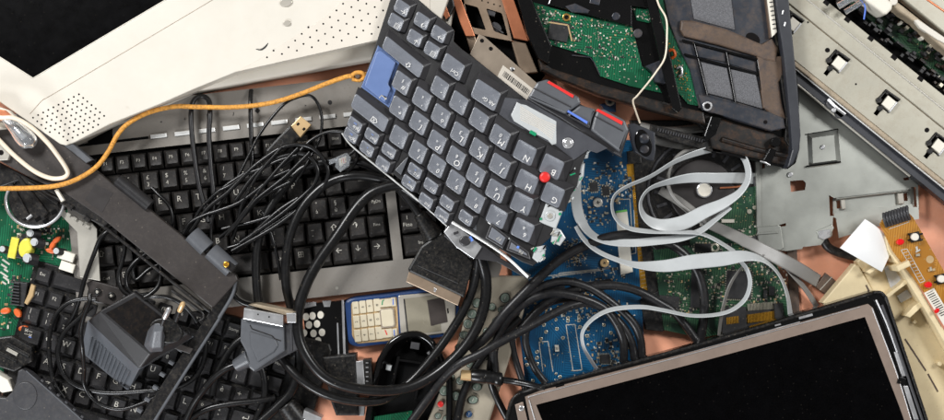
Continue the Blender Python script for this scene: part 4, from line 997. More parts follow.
for p in ([(695, 45), (725, 53), (726, 62), (699, 57)], [(728, 54), (756, 62), (757, 72), (729, 64)]):
    one('upper_cell', ['slate'], t, lambda b: b.prism(p, 41, 43, b=.5))
for p in ([(701, 62), (727, 68), (734, 100), (707, 93)], [(728.5, 68.5), (756, 75), (763, 109), (735.5, 101)]):
    one('foam_pad', ['foam'], t, lambda b: b.prism(p, 41, 44, b=.6))
one('cell_wall', ['gloss'], t, lambda b: [b.tube([(x0, y0, 44.5), (x1, y1, 44.5)], 1.2, 0, 6, raw=True) for x0, y0, x1, y1 in ((682, 40, 760, 60), (684, 54, 758, 74), (694, 44, 707, 95), (726, 52, 735, 102), (757, 60, 765, 110))])
one('front_flange', ['slate'], t, lambda b: b.prism([(698, 94), (735, 103), (770, 112), (784, 118), (786, 128), (772, 131), (740, 121), (703, 110)], 40, 48, b=1.2))
one('flange_hole', ['hole', 'silver'], t, lambda b: (b.cyl(707.5, 106, 4.8, 47.5, 48.6, 1, .4, n=20), b.cyl(707.5, 106, 3, 48, 49, 0, n=16), b.cyl(765.5, 122, 2, 47.5, 48.4, 0, n=10)))
one('front_ledge', ['dirty'], t, lambda b: (b.prism([(702, 112), (740, 124), (775, 134), (792, 140), (796, 158), (790, 166), (750, 157), (712, 148)], 34, 40, b=2), b.tube([(722, 139, 41), (760, 150, 41), (790, 156, 41)], 2.5, 0, 8)))
one('clip_post', ['gloss'], t, lambda b: (b.prism([(711, 116), (722, 118), (716, 134), (706, 142), (704, 136)], 38, 50, b=1), b.cyl(714, 127, 4, 48, 51, b=.8))); one('clip_post', ['gloss'], t, lambda b: (b.prism([(770, 148), (777, 150), (771, 164), (763, 160)], 38, 50, b=1), b.cyl(776, 142, 5, 38, 49, b=1)))
one('white_clip', ['silver'], t, lambda b: b.tube([(760, 161, 50), (765, 162.5, 50), (770, 165, 49)], 0.9, 0, 6))
one('side_rim', ['rim'], t, lambda b: b.prism([(772, -40), (785, -40), (792, 30), (798, 90), (801, 135), (799, 152), (793, 164), (787, 168), (792, 150), (790, 120), (784, 60), (776, 6)], 30, 56, b=1.5))
one('rim_screw', ['silver'], t, lambda b: (b.box(783, 12, 1.6, 4.5, 55.5, 57, -15, b=.4), b.box(785, 24, 1.6, 4.5, 55.5, 57, -15, b=.4)))
one('corner_wall', ['kbody'], t, lambda b: b.prism([(780, 75), (784, 73), (788, 84), (789, 104), (794, 110), (792, 150), (785, 140), (786, 118)], 36, 46, b=1))

t = T('plastic_bar', 'narrow black plastic bar sticking out under the open laptop case beside the small speaker', 'plastic bar', 680, 138, 20)
one('bar', ['kbody'], t, lambda b: b.prism([(651, 124), (700, 136), (724, 142), (722, 154), (700, 149), (650, 134)], 26, 36, b=1))
one('serrated_edge', ['dgrey'], t, lambda b: [b.box(658 + i * 2.6, 129.5 + i * .66, 1.2, 3, 35, 37, -14) for i in range(18)])

t = T('small_speaker', 'small black oval speaker hanging by its wire beside the laptop keyboard buttons', 'speaker', 642, 142, 40)
one('frame', ['rim'], t, lambda b: b.prism([(628, 124), (634, 123), (655, 132), (656, 150), (654, 161), (646, 159), (635, 152), (631, 140)], 40, 50, b=1.2, r=1))
one('surround', ['gloss'], t, lambda b: b.cyl(643.5, 143, 8.2, 49, 51, ry=14, a=15, b=1, n=28))
one('cone', ['slate'], t, lambda b: (b.cyl(644.5, 138.5, 5.2, 50, 53, b=2.2, n=24), b.cyl(644.5, 149, 5, 50, 52.5, b=1.8, n=24, ry=4.4)))
cable('speaker_wire', 'thin cream wire running from the open laptop case down to the small speaker', 'wire', [(655, -8, 58), (659, 5, 58), (666, 18, 59), (667, 34, 59), (665, 57, 60), (656, 72, 60), (647, 84, 60), (637, 96, 60), (633, 101, 58), (636, 112, 55), (640, 123, 51)], 0.95, 'whitecab', 6)

# ------------------------------------------------------------------ bronze frame + label plate
t = T('copper_bracket', 'bronze metal frame with copper tape and two windows beside the open laptop case', 'metal bracket', 490, 20, 14)
one('frame', ['bronze'], t, lambda b: b.prism([(458, -30), (496, -30), (503, 0), (512, 41), (496, 38), (472, 33), (468, 20)], 30, 34, b=0, holes=[rnd([(463, 3), (478, 7), (486, 30), (472, 27)], 2), rnd([(486, 8), (502, 13), (508, 36), (494, 31)], 2)]))
one('top_bar', ['bronze', 'void'], t, lambda b: ([b.cyl(482 + i * 6, 0.5 + i * 1.8, 0.8, 33.8, 34.3, 1, n=8) for i in range(4)]))
one('copper_tape', ['copper'], t, lambda b: b.prism([(494, -30), (504, -30), (514, 0), (528.5, 41), (514, 38), (509, 22), (502, 0)], 31, 37, b=.6))
one('copper_tape', ['copper'], t, lambda b: b.prism([(446, -20), (459, -6), (475, 36), (466, 36), (460, 22), (453, 0)], 30, 36, b=.5))
one('lower_post', ['bronze'], t, lambda b: b.prism([(511, 40), (526, 43), (538, 72), (521, 74)], 22, 32, b=1)); one('lower_post', ['bronze'], t, lambda b: b.prism([(466, 35), (475, 36), (479, 48), (472, 56)], 20, 30, b=.8))
one('cable_clamp', ['dgrey'], t, lambda b: (b.box(491, 12.5, 9, 6, 24, 32, -15, b=1), b.cyl(496, 27, 6.5, 22, 30, ry=4.5, a=-40, b=1.2), b.tube([(493, 26, 31), (499, 30, 31), (503, 33, 30)], 1.2, 0, 6)))
one('dark_gap_fill', ['void'], t, lambda b: b.prism([(440, -40), (520, -40), (545, 75), (528, 98), (500, 78), (455, 45), (430, 0)], 8, 18))  # black sheet added to darken the gap below the bronze frame
one('black_rod', ['kbody'], t, lambda b: b.prism([(436, -20), (452, -8), (455, 6), (448, 20), (440, 8)], 30, 40, b=1.5))
t = T('copper_strip', 'small copper strip showing between the laptop keyboard corner and the bronze frame', 'metal strip', 444, 8, 18)
one('strip', ['copper'], t, lambda b: b.prism([(437, -6), (443, -2), (450, 16), (446, 19), (440, 8)], 40, 42, b=.3))
t = T('label_plate', 'taupe metal plate with a barcode sticker between the laptop keyboard and the bronze frame', 'metal plate', 500, 65, 20)
one('plate', ['taupe'], t, lambda b: b.prism([(479, 34), (484, 36), (538, 84), (528, 102), (520, 100), (470, 54)], 42, 44, b=.3, holes=[]))
one('screw_hole', ['hole', 'silver'], t, lambda b: (b.cyl(482, 40.5, 2, 43.8, 44.3, n=14), b.cyl(490.8, 48.5, 2, 43.8, 44.3, n=14), b.cyl(512.3, 69, 2.2, 43.8, 44.6, 1, .3, n=14), b.cyl(513, 70, 1.1, 44.4, 44.9, 0, n=10)))
def f(b):
    b.prism([(503, 65), (536, 91), (530, 100), (526, 102), (497, 77)], 43.6, 44.2, 0)
    rr = random.Random(4); d = Vector((0.79, 0.61)); nrm = Vector((-0.5, 0.866)); x = 0
    while x < 32:
        w = rr.choice((0.35, 0.6, 0.9)); p = Vector((505.5, 70)) + d * x
        b.line([tuple(p + nrm * 1.0), tuple(p + nrm * 6.6)], w, 44.2, 1, .12); x += w + rr.choice((0.4, 0.7))
one('barcode_sticker', ['grille', 'black_ink'], t, f)

# ------------------------------------------------------------------ sheet metal plate
ZOFF = -8
t = T('sheet_metal_plate', 'flat grey-green sheet metal plate with a square dimple and cut-outs on the orange table', 'metal plate', 840, 170, 0)
pl_ = [(756, 60), (880, 60), (918, 100), (918, 180), (919, 219), (880, 226), (839, 238), (836, 218), (833, 217), (832, 236), (826, 238), (821, 245), (803, 247), (802, 249), (786, 251), (760, 249), (756, 226)]
def f(b):
    b.prism(pl_, 20, 21.5, 0, holes=[[(790, 181), (803, 180), (806, 183), (805, 190), (791, 192)], [(829, 195), (834, 198), (911, 189), (911, 187), (916, 187), (917, 207), (913, 207), (912, 204), (834, 213), (834, 216), (830, 216)],
      [(903, 178), (909, 177), (909, 180), (904, 180.5)], [(779, 225), (786, 223), (786, 226), (780, 227)], [(762, 162), (765, 160), (765, 168), (762, 169)]])
    b.prism([(756, 160), (760, 160), (761, 228), (757, 229)], 16, 24, 0, b=.4)
    b.prism([(757, 227), (778, 225), (781, 226), (784, 248), (781, 251), (759, 249)], 18, 25, 0, b=1)
    b.prism([(757, 232.5), (778, 231), (778, 233.5), (757, 235)], 24, 26.2, 0, b=.6)
    b.prism([(816, 231), (832, 224), (834, 228), (830, 238), (820, 238)], 18, 22.5, 0, b=.6)
one('plate', ['sheet'], t, f)
def f(b):
    z0, z1 = 21.3, 17
    b.loft([[W(*p) for p in ((807, 134, 21.6), (838, 129, 21.6), (841, 163, 21.6), (809, 168, 21.6))][::-1], [W(*p) for p in ((812, 138, 24.5), (834, 135, 24.5), (836, 160, 24.5), (813, 163, 24.5))][::-1]], 0)
one('dimple', ['sheet'], t, f)
one('dimple_slit', ['void'], t, lambda b: (b.prism([(805, 134), (838, 128.5), (838.5, 130), (812, 135), (805, 135)], 21, 21.9), b.prism([(807, 165.5), (841, 161), (841, 162.6), (807, 167)], 21, 25)))
one('rivet', ['silver'], t, lambda b: b.cyl(823, 147, 2.3, 24, 26.4, b=.8)); one('rivet', ['silver'], t, lambda b: b.cyl(790.5, 174.5, 2.6, 21, 24, b=.8))
one('sunken_shelf', ['sheet', 'steel'], t, lambda b: (b.prism([(833, 196), (914, 187), (914, 206), (833, 215)], 12, 14, 0, holes=[rect(838.5, 204.5, 4, 8, 6), rect(905.5, 197, 4, 8, 6)]), b.prism([(836, 196.5), (910, 188), (910, 191.5), (836, 200)], 14, 19, 0, b=1), b.box(843.5, 204.5, 4, 10, 14, 18, 6, 1, .8), b.box(901, 198.5, 6, 11, 14, 18, 6, 1, .8)))

one('shiny_tab', ['silver'], t, lambda b: b.prism([(818, 231), (831, 229), (831, 237), (824, 240), (819, 238)], 20, 23.2, b=.8))
one('leg', ['sheet'], t, lambda b: b.prism([(762, 90), (772, 90), (772, 100), (762, 100)], 8.5, 20)); one('leg', ['sheet'], t, lambda b: b.prism([(890, 120), (900, 120), (900, 130), (890, 130)], 8.5, 20))
one('leg', ['sheet'], t, lambda b: b.prism([(764, 236), (776, 236), (776, 244), (764, 244)], 8.5, 20))

# ------------------------------------------------------------------ beige steel chassis, top right
ZOFF = -19
t = T('beige_steel_chassis', 'long beige painted steel chassis with clips running diagonally across the top right corner', 'machine chassis', 870, 70, 20)
g0 = Vector((787, 2)); gd = Vector((0.778, 0.628)); gn = Vector((0.628, -0.778))
def D(s, q): v = g0 + gd * s + gn * q; return (v.x, v.y)
def band(b, q0, q1, z0, z1, m=0, bev=.5, s0=-80, s1=290): b.prism([D(s0, q1), D(s0, q0), D(s1, q0), D(s1, q1)], z0, z1, m, b=bev)
def slot(s, q, w, h): return [D(s - w / 2, q - h / 2), D(s + w / 2, q - h / 2), D(s + w / 2, q + h / 2), D(s - w / 2, q + h / 2)]
clips = []
for (x, y) in ((792, 23), (838, 62), (888, 102), (938, 145)):
    v = Vector((x, y)) - g0; clips.append((v.dot(gd), v.dot(gn)))
holes = [slot(s, q, 16, 17) for s, q in clips] + [slot(s - 2, q - 14.5, 4.5, 7) for s, q in clips] 
one('main_panel', ['chass'], t, lambda b: b.prism([D(-80, -1), D(-80, -40), D(290, -40), D(290, -1)], 56, 58, 0, holes=holes))
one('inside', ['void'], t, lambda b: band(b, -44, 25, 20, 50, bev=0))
one('groove', ['ridge'], t, lambda b: band(b, -1.2, 0.6, 50, 56.6, bev=0))
one('upper_band', ['chass'], t, lambda b: (band(b, 0.4, 14.8, 50, 59, bev=.8), band(b, 14.6, 26, 50, 57.6, bev=.6)))
one('band_highlight', ['steel'], t, lambda b: b.tube([D(-80, 14.7) + (58.8,), D(290, 14.7) + (58.8,)], 1.1, 0, 6, raw=True))  # pale tube drawn as the highlight line along the band
for s in (31, 58, 88, 118, 152): one('notch', ['hole'], t, lambda b: b.box(*D(s, 24.2), 6, 4, 57, 57.9, -38.9))
one('lower_edge', ['ridge'], t, lambda b: (band(b, -45, -39.8, 40, 57.2, bev=1.2)))
one('lower_edge_trim', ['chrome'], t, lambda b: b.tube([D(-80, -46.5) + (54,), D(290, -46.5) + (54,)], 0.9, 0, 6, raw=True))
one('side_channel', ['rim'], t, lambda b: band(b, -56.5, -46.5, 34, 50, bev=.4))
one('bottom_lip', ['steel'], t, lambda b: b.tube([D(-60, -57) + (50,), D(205, -58) + (46,)], 1.5, 0, 6, raw=True))
for i, (s, q) in enumerate(clips):
    c = one('clip', ['whitepl'], t, lambda b: b.box(*D(s + 1.5, q), 10.5, 11, 44, 60, -38.9, 0, .8))
    one('clip_edge', ['silver'], c, lambda b: b.box(*D(s + 7.4, q - .5), 1.8, 13, 52, 61, -38.9, 0, .5))
    one('clip_hook', ['kbody'], t, lambda b: (b.cyl(*D(s - 8, q - 4), 3, 50, 60, b=.8), b.cyl(*D(s - 2, q - 9.5), 3, 50, 60, b=.8), b.cyl(*D(s - 6, q + 7), 2, 50, 59, b=.8), b.tube([D(s - 9, q - 6) + (59,), D(s - 9, q + 8) + (59,), D(s + 8, q + 9) + (59,)], 1.3, 0, 6, raw=True)))
one('screw_hole', ['hole'], t, lambda b: (b.cyl(827.5, 50, 2.4, 57.8, 58.3, n=14), b.cyl(927, 130, 2.4, 57.8, 58.3, n=14), b.cyl(808, 22, 1, 57.8, 58.3, n=8), b.cyl(856, 84, 1, 57.8, 58.3, n=8)))
one('mount_clamp', ['dgrey', 'silver'], t, lambda b: (b.cyl(831, 104, 5, 34, 52, 0, 1), b.cyl(840, 113, 5.5, 34, 50, 0, 1), b.tube([(828, 99, 53), (836, 107, 53), (845, 114, 51)], 1.8, 1, 8), b.cyl(834, 110, 2.4, 50, 55, 1, .6)))
ZOFF = -4
t = T('dark_card_cage', 'black gap full of dark circuit boards behind the beige steel chassis', 'circuit rack', 900, 20, 4)
one('floor', ['void'], t, lambda b: band(b, 26, 76, 4, 20, bev=0))
o = one('row_board', ['dgpcb'], t, lambda b: band(b, 38, 62, 20, 28, bev=.5, s0=0))
rr = random.Random(99)
one('row_parts', ['chip', 'dirty', 'solder'], t, lambda b: [b.box(*D(rr.uniform(10, 210), rr.uniform(30, 64)), rr.uniform(2, 7), rr.uniform(2, 4), 28, rr.uniform(30, 38), -38.9, rr.choices((0, 1, 2), (8, 4, 1))[0], .3) for _ in range(170)])
one('clear_bundle', ['glass', 'bluestrip'], t, lambda b: (b.tube([(838, 6, 58), (852, -2, 60), (864, -6, 60)], 3.5, 0, 10), b.tube([(845, 12, 52), (858, 4, 54), (868, -4, 56)], 3, 0, 10), b.tube([(858, -4, 56), (865, 6, 54), (864, 19, 48)], 0.9, 1, 6)))
one('white_box', ['whitepl'], t, lambda b: b.prism([(864, -14), (880, -10), (893, 4), (892, 9), (887, 14), (884, 14), (860, -4)], 30, 60, b=2))
ZOFF = -10
t = T('upper_cover', 'pale scratched metal cover with a rusty edge in the extreme top right corner', 'metal cover', 935, 20, 30)
one('cover', ['chass'], t, lambda b: b.prism([(886, -30), (890, -8), (905, 0), (944, 32), (1060, 120), (1060, -60)], 50, 66, b=1))
one('worn_edge', ['ridge'], t, lambda b: b.prism([(886, -8), (893, -2), (944, 38), (1040, 116), (1040, 124), (940, 46), (915, 22), (900, 12), (888, 0)], 44, 64, b=1.5))
one('bright_patch', ['cream'], t, lambda b: b.prism([(914, 20), (918, 19), (946, 38), (946, 44), (938, 40), (920, 28)], 60, 65.5, b=.8)); one('bright_patch', ['cream'], t, lambda b: b.cyl(894, 1, 4, 60, 66, b=1))
one('copper_line', ['copper'], t, lambda b: b.tube([(905, -16, 66), (944, 11, 66), (980, 36, 66)], 1.1, 0, 6))
one('edge_parts', ['solder', 'chip', 'whitepl'], t, lambda b: [b.box(886 + i * 7.5 + rr.uniform(-1, 1), 10 + i * 5.9 + rr.uniform(-2, 2), rr.uniform(2, 5), 2.5, 34, 46, -38, i % 3, .4) for i in range(9)])
ZOFF = 0

# ------------------------------------------------------------------ LCD panel
t = T('lcd_panel', 'large black display panel in a pinkish metal frame lying face up on the boards', 'display panel', 720, 370, 30)
one('back_shell', ['gloss'], t, lambda b: b.prism([(496, 470), (509, 404), (513, 397), (521, 391), (700, 343), (874, 291), (881, 291), (886, 296), (912, 370), (944, 470)], 30, 46, b=2))
one('tray_lip', ['kbody'], t, lambda b: b.tube([(496, 466, 46), (508, 414, 46.5), (510.5, 405, 47), (514, 398, 47), (521, 393, 47), (535, 388.5, 47), (700, 344.5, 47), (860, 297.5, 47), (873, 293.5, 47), (880, 292.5, 47), (885, 297, 47), (890, 310, 47), (930, 430, 47)], 1.6, 0, 8, 3))
one('metal_frame', ['lcdframe'], t, lambda b: b.prism([(525, 397), (540, 391), (700, 350), (868, 304), (873, 308), (897, 372), (918, 440), (540, 470)], 44, 49, 0, holes=[[(536, 405), (700, 362), (865, 317), (900, 408), (920, 465), (560, 466)]]))
one('screen', ['screen'], t, lambda b: b.prism([(534, 403), (700, 360), (866, 315), (902, 408), (920, 466), (558, 468)], 44, 47.6))
one('frame_highlight', ['silver'], t, lambda b: (b.tube([(528, 398, 49.3), (545, 392.5, 49.3), (700, 351.5, 49.3), (860, 307, 49.3)], 0.55, 0, 5), b.tube([(572, 384, 47), (640, 366, 47), (700, 350, 47), (800, 322, 47)], 0.8, 0, 5), b.tube([(872, 308, 49.3), (897, 374, 49.3), (916, 436, 49.3)], 0.6, 0, 5), b.tube([(529, 400, 49.4), (536, 424, 49.4)], 0.7, 0, 5)))  # silver tubes drawn as highlights along the frame edges
one('side_strip', ['silver'], t, lambda b: (b.tube([(876, 300, 49), (886, 322, 49), (897, 352, 49)], 1.0, 0, 6), b.prism([(894, 352), (899, 352), (907, 376), (902, 377)], 44, 48.5, b=.6), b.prism([(903, 386), (908, 386), (919, 420), (914, 420)], 44, 48.5, b=.6)))  # silver bits of the side, its highlights drawn as metal with them
one('side_rail', ['dgrey'], t, lambda b: b.tube([(882, 305, 48.5), (893, 334, 48.5), (906, 372, 48.5), (924, 425, 48.5)], 1.5, 0, 6))
one('black_clip', ['gloss'], t, lambda b: (b.box(902, 381, 8, 7, 44, 51, -15, b=1), b.box(560, 386, 10, 3, 46, 49, 15, b=.6)))
one('corner_bracket', ['lcdframe'], t, lambda b: b.prism([(515, 405), (523, 402), (532, 440), (522, 440)], 44, 48, b=.4))
one('screw', ['silver', 'chip'], t, lambda b: (b.cyl(521.5, 408.5, 2.8, 47.5, 49, 0, .5), b.box(521.5, 408.5, 2.4, .6, 48.9, 49.2, 20, 1)))
one('top_clips', ['silver'], t, lambda b: (b.box(806, 316.5, 14, 2.6, 44, 49, 15, b=.6), b.box(778, 325, 6, 1.6, 44, 48.6, 15, b=.4)))

# ------------------------------------------------------------------ ivory housing
t = T('ivory_housing', 'yellowed ivory plastic housing with ribs and pale windows behind the display panel', 'plastic housing', 880, 300, 0)
one('lid', ['ivory'], t, lambda b: b.prism([(822, 303), (855, 264), (859, 266), (878, 300), (884, 320), (850, 318)], 10, 26, b=1.2))
one('body', ['ivory'], t, lambda b: b.prism([(857, 262), (862, 256), (872, 262), (880, 268), (892, 262), (901, 270), (950, 360), (975, 470), (925, 470), (905, 380), (885, 320), (870, 288)], 6, 22, b=1.5))
one('front_wall', ['ivory'], t, lambda b: b.prism([(885, 236), (890, 234), (897, 248), (944, 330), (985, 400), (980, 406), (935, 326), (888, 250)], 10, 44, b=1.2))
for p in ([(866, 272), (880, 262), (888, 254), (890, 257), (878, 268), (870, 274)], [(885, 296), (900, 285), (908, 277), (911, 281), (896, 292), (888, 299)], [(905, 316), (914, 306), (920, 302), (923, 306), (910, 318)]):
    one('rib', ['ivory'], t, lambda b: b.prism(p, 14, 38, b=.8))
one('pale_window', ['windowwhite'], t, lambda b: b.prism([(884, 268), (896, 260), (906, 277), (891, 288)], 16, 24, b=.4))
one('pale_window', ['windowwhite'], t, lambda b: b.prism([(897, 296), (909, 288), (914, 296), (901, 303)], 16, 24, b=.4))
one('peg', ['ivory'], t, lambda b: b.box(904, 266, 14, 6, 20, 56, 25, b=1.4)); one('peg', ['ivory'], t, lambda b: b.cyl(940, 364, 2.5, 20, 30, b=1)); one('peg', ['ivory'], t, lambda b: b.cyl(915, 322, 2, 20, 28, b=.8))
for q_ in (([(905, 339), (926, 371)], 22), ([(928, 374), (938, 392)], 22), ([(866, 285), (872, 297)], 26)): one('slot', ['brown'], t, lambda b: b.line(q_[0], 1.6, q_[1], 0))
t = T('amber_circuit_board', 'narrow amber circuit board with red lamps and white push buttons on the ivory housing', 'circuit board', 915, 260, 40, 'circuit boards')
one('board', ['apcb'], t, lambda b: b.prism([(880, 224), (885, 216), (908, 212), (913, 217), (975, 325), (975, 370), (944, 318), (893, 251)], 44, 47, b=.4, holes=[]))
def f(b):
    for i in range(9):
        x = 886.5 + i * 2.9; b.tube([(x, 226.5 - i * .9, 48), (x - 2.2, 220 - i * .9, 53), (x - 3.0, 213.5 - i * .9, 48)], 1.5, 0, 8, 3)
one('ribbed_connector', ['dgrey'], t, f)
for x, y in ((901, 242), (929, 285)): one('red_lamp', ['ledred'], t, lambda b: b.cyl(x, y, 3.8, 47, 52, b=1.8, ry=3.2, n=20, a=15))
one('red_lamp', ['ledred'], t, lambda b: b.cyl(937.5, 311, 3, 47, 51, b=1.4, ry=2, n=16, a=50))
for x, y in ((915.5, 237), (942, 279)):
    s = one('push_button', ['kbody'], t, lambda b: (b.box(x, y, 10, 9.5, 47, 51, 12, b=.6), [b.box(x + dx, y + dy, 3, 1.6, 47, 49, 12, b=.2) for dx in (-6, 6) for dy in (-3, 3)]))
    one('button_cap', ['whitepl'], s, lambda b: b.cyl(x, y, 3.8, 50, 55, b=1, n=20))
one('round_hole', ['tan'], t, lambda b: b.cyl(930, 259.5, 3.9, 46.9, 47.3, n=20))
one('white_lines', ['white_ink'], t, lambda b: (b.line([(901, 250), (907, 249), (925, 281), (920, 283), (901, 250)], .7, 47), [b.line([(903.5 + i * 1.8, 253 + i * 3.0), (907.5 + i * 1.8, 251.8 + i * 3.0)], .5, 47) for i in range(10)], b.line([(889, 229), (909, 222), (908, 219)], .6, 47), b.box(918, 251, 5, 1.4, 47, 47.8, 30), b.box(917, 249, 2, 5, 47, 47.7, 10)))
one('tiny_parts', ['tan', 'solder'], t, lambda b: (b.box(918, 255, 4, 2.6, 47, 49, 10, 1, .3), b.box(932, 270, 7, 2.4, 47, 49, 10, 0, .3), b.box(931, 269, 2, 4, 47, 50, 10, 1, .3)))
def f(b):
    b.prism([(924, 293), (934, 288), (954, 322), (944, 326)], 47, 47.4, 0)
    for i in range(12): b.line([(926.5 + i * 1.3, 294 + i * 2.0), (933 + i * 1.3, 290.8 + i * 2.0)], 0.9 if i % 3 else 0.5, 47.4, 1)
one('barcode_sticker', ['whitepl', 'black_ink'], t, f)

# paper
b = MB()
loops = []
N_ = 9
for i in range(N_):
    s = i / (N_ - 1)
    a = Vector((865, 219)).lerp(Vector((893, 248)), s) + Vector((3, -2)) * math.sin(s * math.pi)
    c = Vector((840, 248)).lerp(Vector((882, 272)), s)
    row_ = []
    for j in range(7):
        q = j / 6; p = a.lerp(c, q)
        row_.append(W(p.x, p.y, 46 + 8 * math.sin(q * math.pi * .8) - 12 * s * s))
    loops.append(row_)
vs = [v for l in loops for v in l]
b.add(vs, [(i * 7 + j, i * 7 + j + 1, (i + 1) * 7 + j + 1, (i + 1) * 7 + j) for i in range(N_ - 1) for j in range(6)], 0, True)
vs2 = [v - Vector((0, 0, 0.0006)) for v in vs]
b.add(vs2, [(i * 7 + j, (i + 1) * 7 + j, (i + 1) * 7 + j + 1, i * 7 + j + 1) for i in range(N_ - 1) for j in range(6)], 0, True)
tag(b.build('paper_scrap', 'paper'), 'curled blank white paper scrap tucked under the amber circuit board', 'paper')

# ------------------------------------------------------------------ clear lamp + white loop
t = T('clear_lamp', 'clear glass bulb lying on the dark bracket inside the white cable loop', 'lamp bulb', 22, 130, 52)
one('bulb', ['glass'], t, lambda b: b.tube([(2, 114, 60), (14, 126, 60), (24, 137, 60), (31, 143, 60), (34, 147, 60)], [5, 7, 9.5, 8, 2], 0, 18, 4))
one('metal_insert', ['silver'], t, lambda b: (b.box(8, 122, 12, 7, 54, 66, -45, b=1), b.tube([(2, 118, 63), (14, 128, 64), (24, 138, 62)], [2.5, 3.4, 4.5], 0, 10)))
one('holder', ['whitepl'], t, lambda b: b.prism([(-10, 104), (8, 110), (16, 118), (6, 128), (-10, 130)], 50, 62, b=1.5))
t = T('grey_lug', 'pale grey flat lug with a round hole at the left edge under the white cable', 'metal lug', 4, 152, 50)
one('plate', ['steel', 'hole'], t, lambda b: (b.prism([(-10, 142), (2, 145), (10, 154), (8, 160), (-10, 161)], 50, 55, 0, .8), b.cyl(1, 152.5, 2.6, 54.8, 55.3, 1)))
t = T('terracotta_scrap', 'small orange-red scrap under the white cable at the left edge', 'plastic scrap', 4, 113, 52)
one('scrap', ['copper'], t, lambda b: b.prism([(-8, 108), (5, 110), (12, 116), (4, 121), (-8, 119)], 60, 66, b=1))
cable('white_cable', 'white cable bent into a long narrow loop at the left edge over the dark bracket', 'cable', [(-20, 112, 76), (0, 117.5, 78), (14, 118, 78), (31, 127, 76), (47, 142, 72), (58, 156, 66), (66, 168, 60), (67.5, 174, 57), (62, 178, 56), (50, 178, 56), (34, 171, 60), (15, 156, 66), (0, 141, 70), (-20, 120, 72)], 2.2, 'whitecab')
cable('orange_cord', 'braided orange cord snaking across the left side over the bracket and grey keyboard', 'cord', [(-15, 189, 56), (5, 188.5, 56), (30, 188, 56), (55, 186, 57), (75, 180, 56), (95, 168, 54), (108, 152, 50), (118, 134, 46), (130, 122, 46), (150, 112, 44), (175, 106.5, 40), (200, 107, 36), (236, 107, 34), (270, 103, 34), (300, 94, 40), (325, 84, 46), (345, 77, 54), (354, 75.5, 58)], 2.3, 'orange', 10)
t = T('cord_end', 'frayed knot with a dark core ending the orange cord beside the blue key', 'cord end', 358, 76, 50)
one('knot', ['orange'], t, lambda b: (b.tube([(350, 77, 58), (355, 73, 60), (361, 72.5, 60), (365, 76, 58), (360, 80, 57), (352, 79, 57)], 2.0, 0, 8), b.tube([(362, 75, 57), (376, 74, 54)], 2.8, 0, 8)))
one('frayed_fill', ['orange'], t, lambda b: b.prism(circ(357.5, 76, 6.5, 9, 5), 52, 57.5, b=1.5))
one('core', ['brown'], t, lambda b: b.cyl(357.5, 76, 2.6, 54, 60.5, b=1))

# ------------------------------------------------------------------ thick round cables
def cb(label, pts, r, m='rubber', group='thick black cables'): return cable('black_cable', label, 'cable', pts, r, m, 10, group)
cb('thick black cable arching from the ribbed black plug down to the grey plug', [(423, 220, 40), (412, 204, 40), (398, 187, 38), (380, 171, 36), (358, 161.5, 34), (335, 161, 32), (316, 163.5, 31), (300, 170, 30), (284, 188, 30), (271, 206, 30), (262, 226, 30), (257, 250, 30), (256, 275, 30), (258, 300, 28), (262, 325, 22)], 4.4)
cb('thick black cable arching from the laptop keyboard down past the grey plug shell', [(420, 200, 44), (400, 186, 44), (383, 179.5, 42), (366, 176, 42), (350, 176, 42), (334, 180, 40), (318, 190, 40), (302, 208, 40), (291, 232, 40), (286, 258, 40), (286, 285, 38), (292, 312, 32), (298, 340, 30), (299, 365, 30), (292, 390, 30), (278, 406, 30), (258, 424, 30)], 4.6)
cb('thickest black cable, looping round below the phone and up over the remote', [(425, 190, 46), (402, 185, 46), (386, 187, 46), (370, 194, 46), (355, 209, 46), (336, 237, 48), (319, 261, 48), (306, 285, 48), (298, 312, 48), (299, 338, 48), (309, 360, 48), (326, 378, 48), (352, 388, 46), (385, 391, 44), (414, 386, 42), (440, 371, 40), (462, 350, 40), (477, 327, 40), (485, 302, 40), (486, 280, 42), (482, 262, 46), (476, 242, 50)], 5.4)
cb('thick black cable running below the loop and up between the phone and remote buttons', [(275, 350, 30), (284, 362, 34), (300, 379, 40), (322, 393, 42), (350, 401, 40), (380, 401, 38), (400, 390, 34), (418, 374, 32), (438, 350, 32), (452, 330, 32), (465, 308, 34), (474, 285, 38), (478, 262, 44), (478, 244, 50)], 4.4)
cb('black cable rising from the bottom over the remote and curving across the blue board', [(405, 430, 36), (414, 418, 36), (427, 400, 36), (443, 379, 40), (460, 364, 46), (480, 354, 48), (500, 342.5, 46), (525, 329, 40), (551, 315, 34), (570, 306, 30), (588, 303, 26), (604, 309, 24), (619, 322, 22), (629, 337, 20), (634, 354, 18), (636, 385, 16)], 4.3, 'rubber2')
cb('thick black cable arching over the blue board and dropping beside the tall gold contacts', [(470, 350, 30), (487, 336, 34), (504, 314, 38), (520, 297, 38), (538, 279, 36), (559, 260, 34), (582, 247, 32), (610, 237, 30), (638, 234.5, 28), (662, 240, 26), (682, 252, 24), (696, 269, 24), (703, 290, 22), (704, 312, 20), (700, 345, 14)], 4.8, 'rubber2')
cb('black cable in the upper arc of the bundle on the blue board', [(500, 330, 26), (512, 312, 30), (526, 297, 32), (543, 286, 32), (564, 281.5, 30), (585, 286, 28), (603, 296, 26), (622, 311, 24), (634, 324, 22), (640, 338, 20), (642, 355, 18), (642, 385, 16)], 4.2, 'rubber2')
cb('black cable in the lower arc of the bundle over the blue board', [(495, 372, 28), (494, 350, 30), (502, 328, 32), (516, 310, 34), (534, 298, 34), (555, 293, 34), (579, 297, 32), (601, 306, 28), (613, 318, 26), (622, 336, 22), (624, 352, 20), (622, 385, 14)], 4.3, 'rubber2')
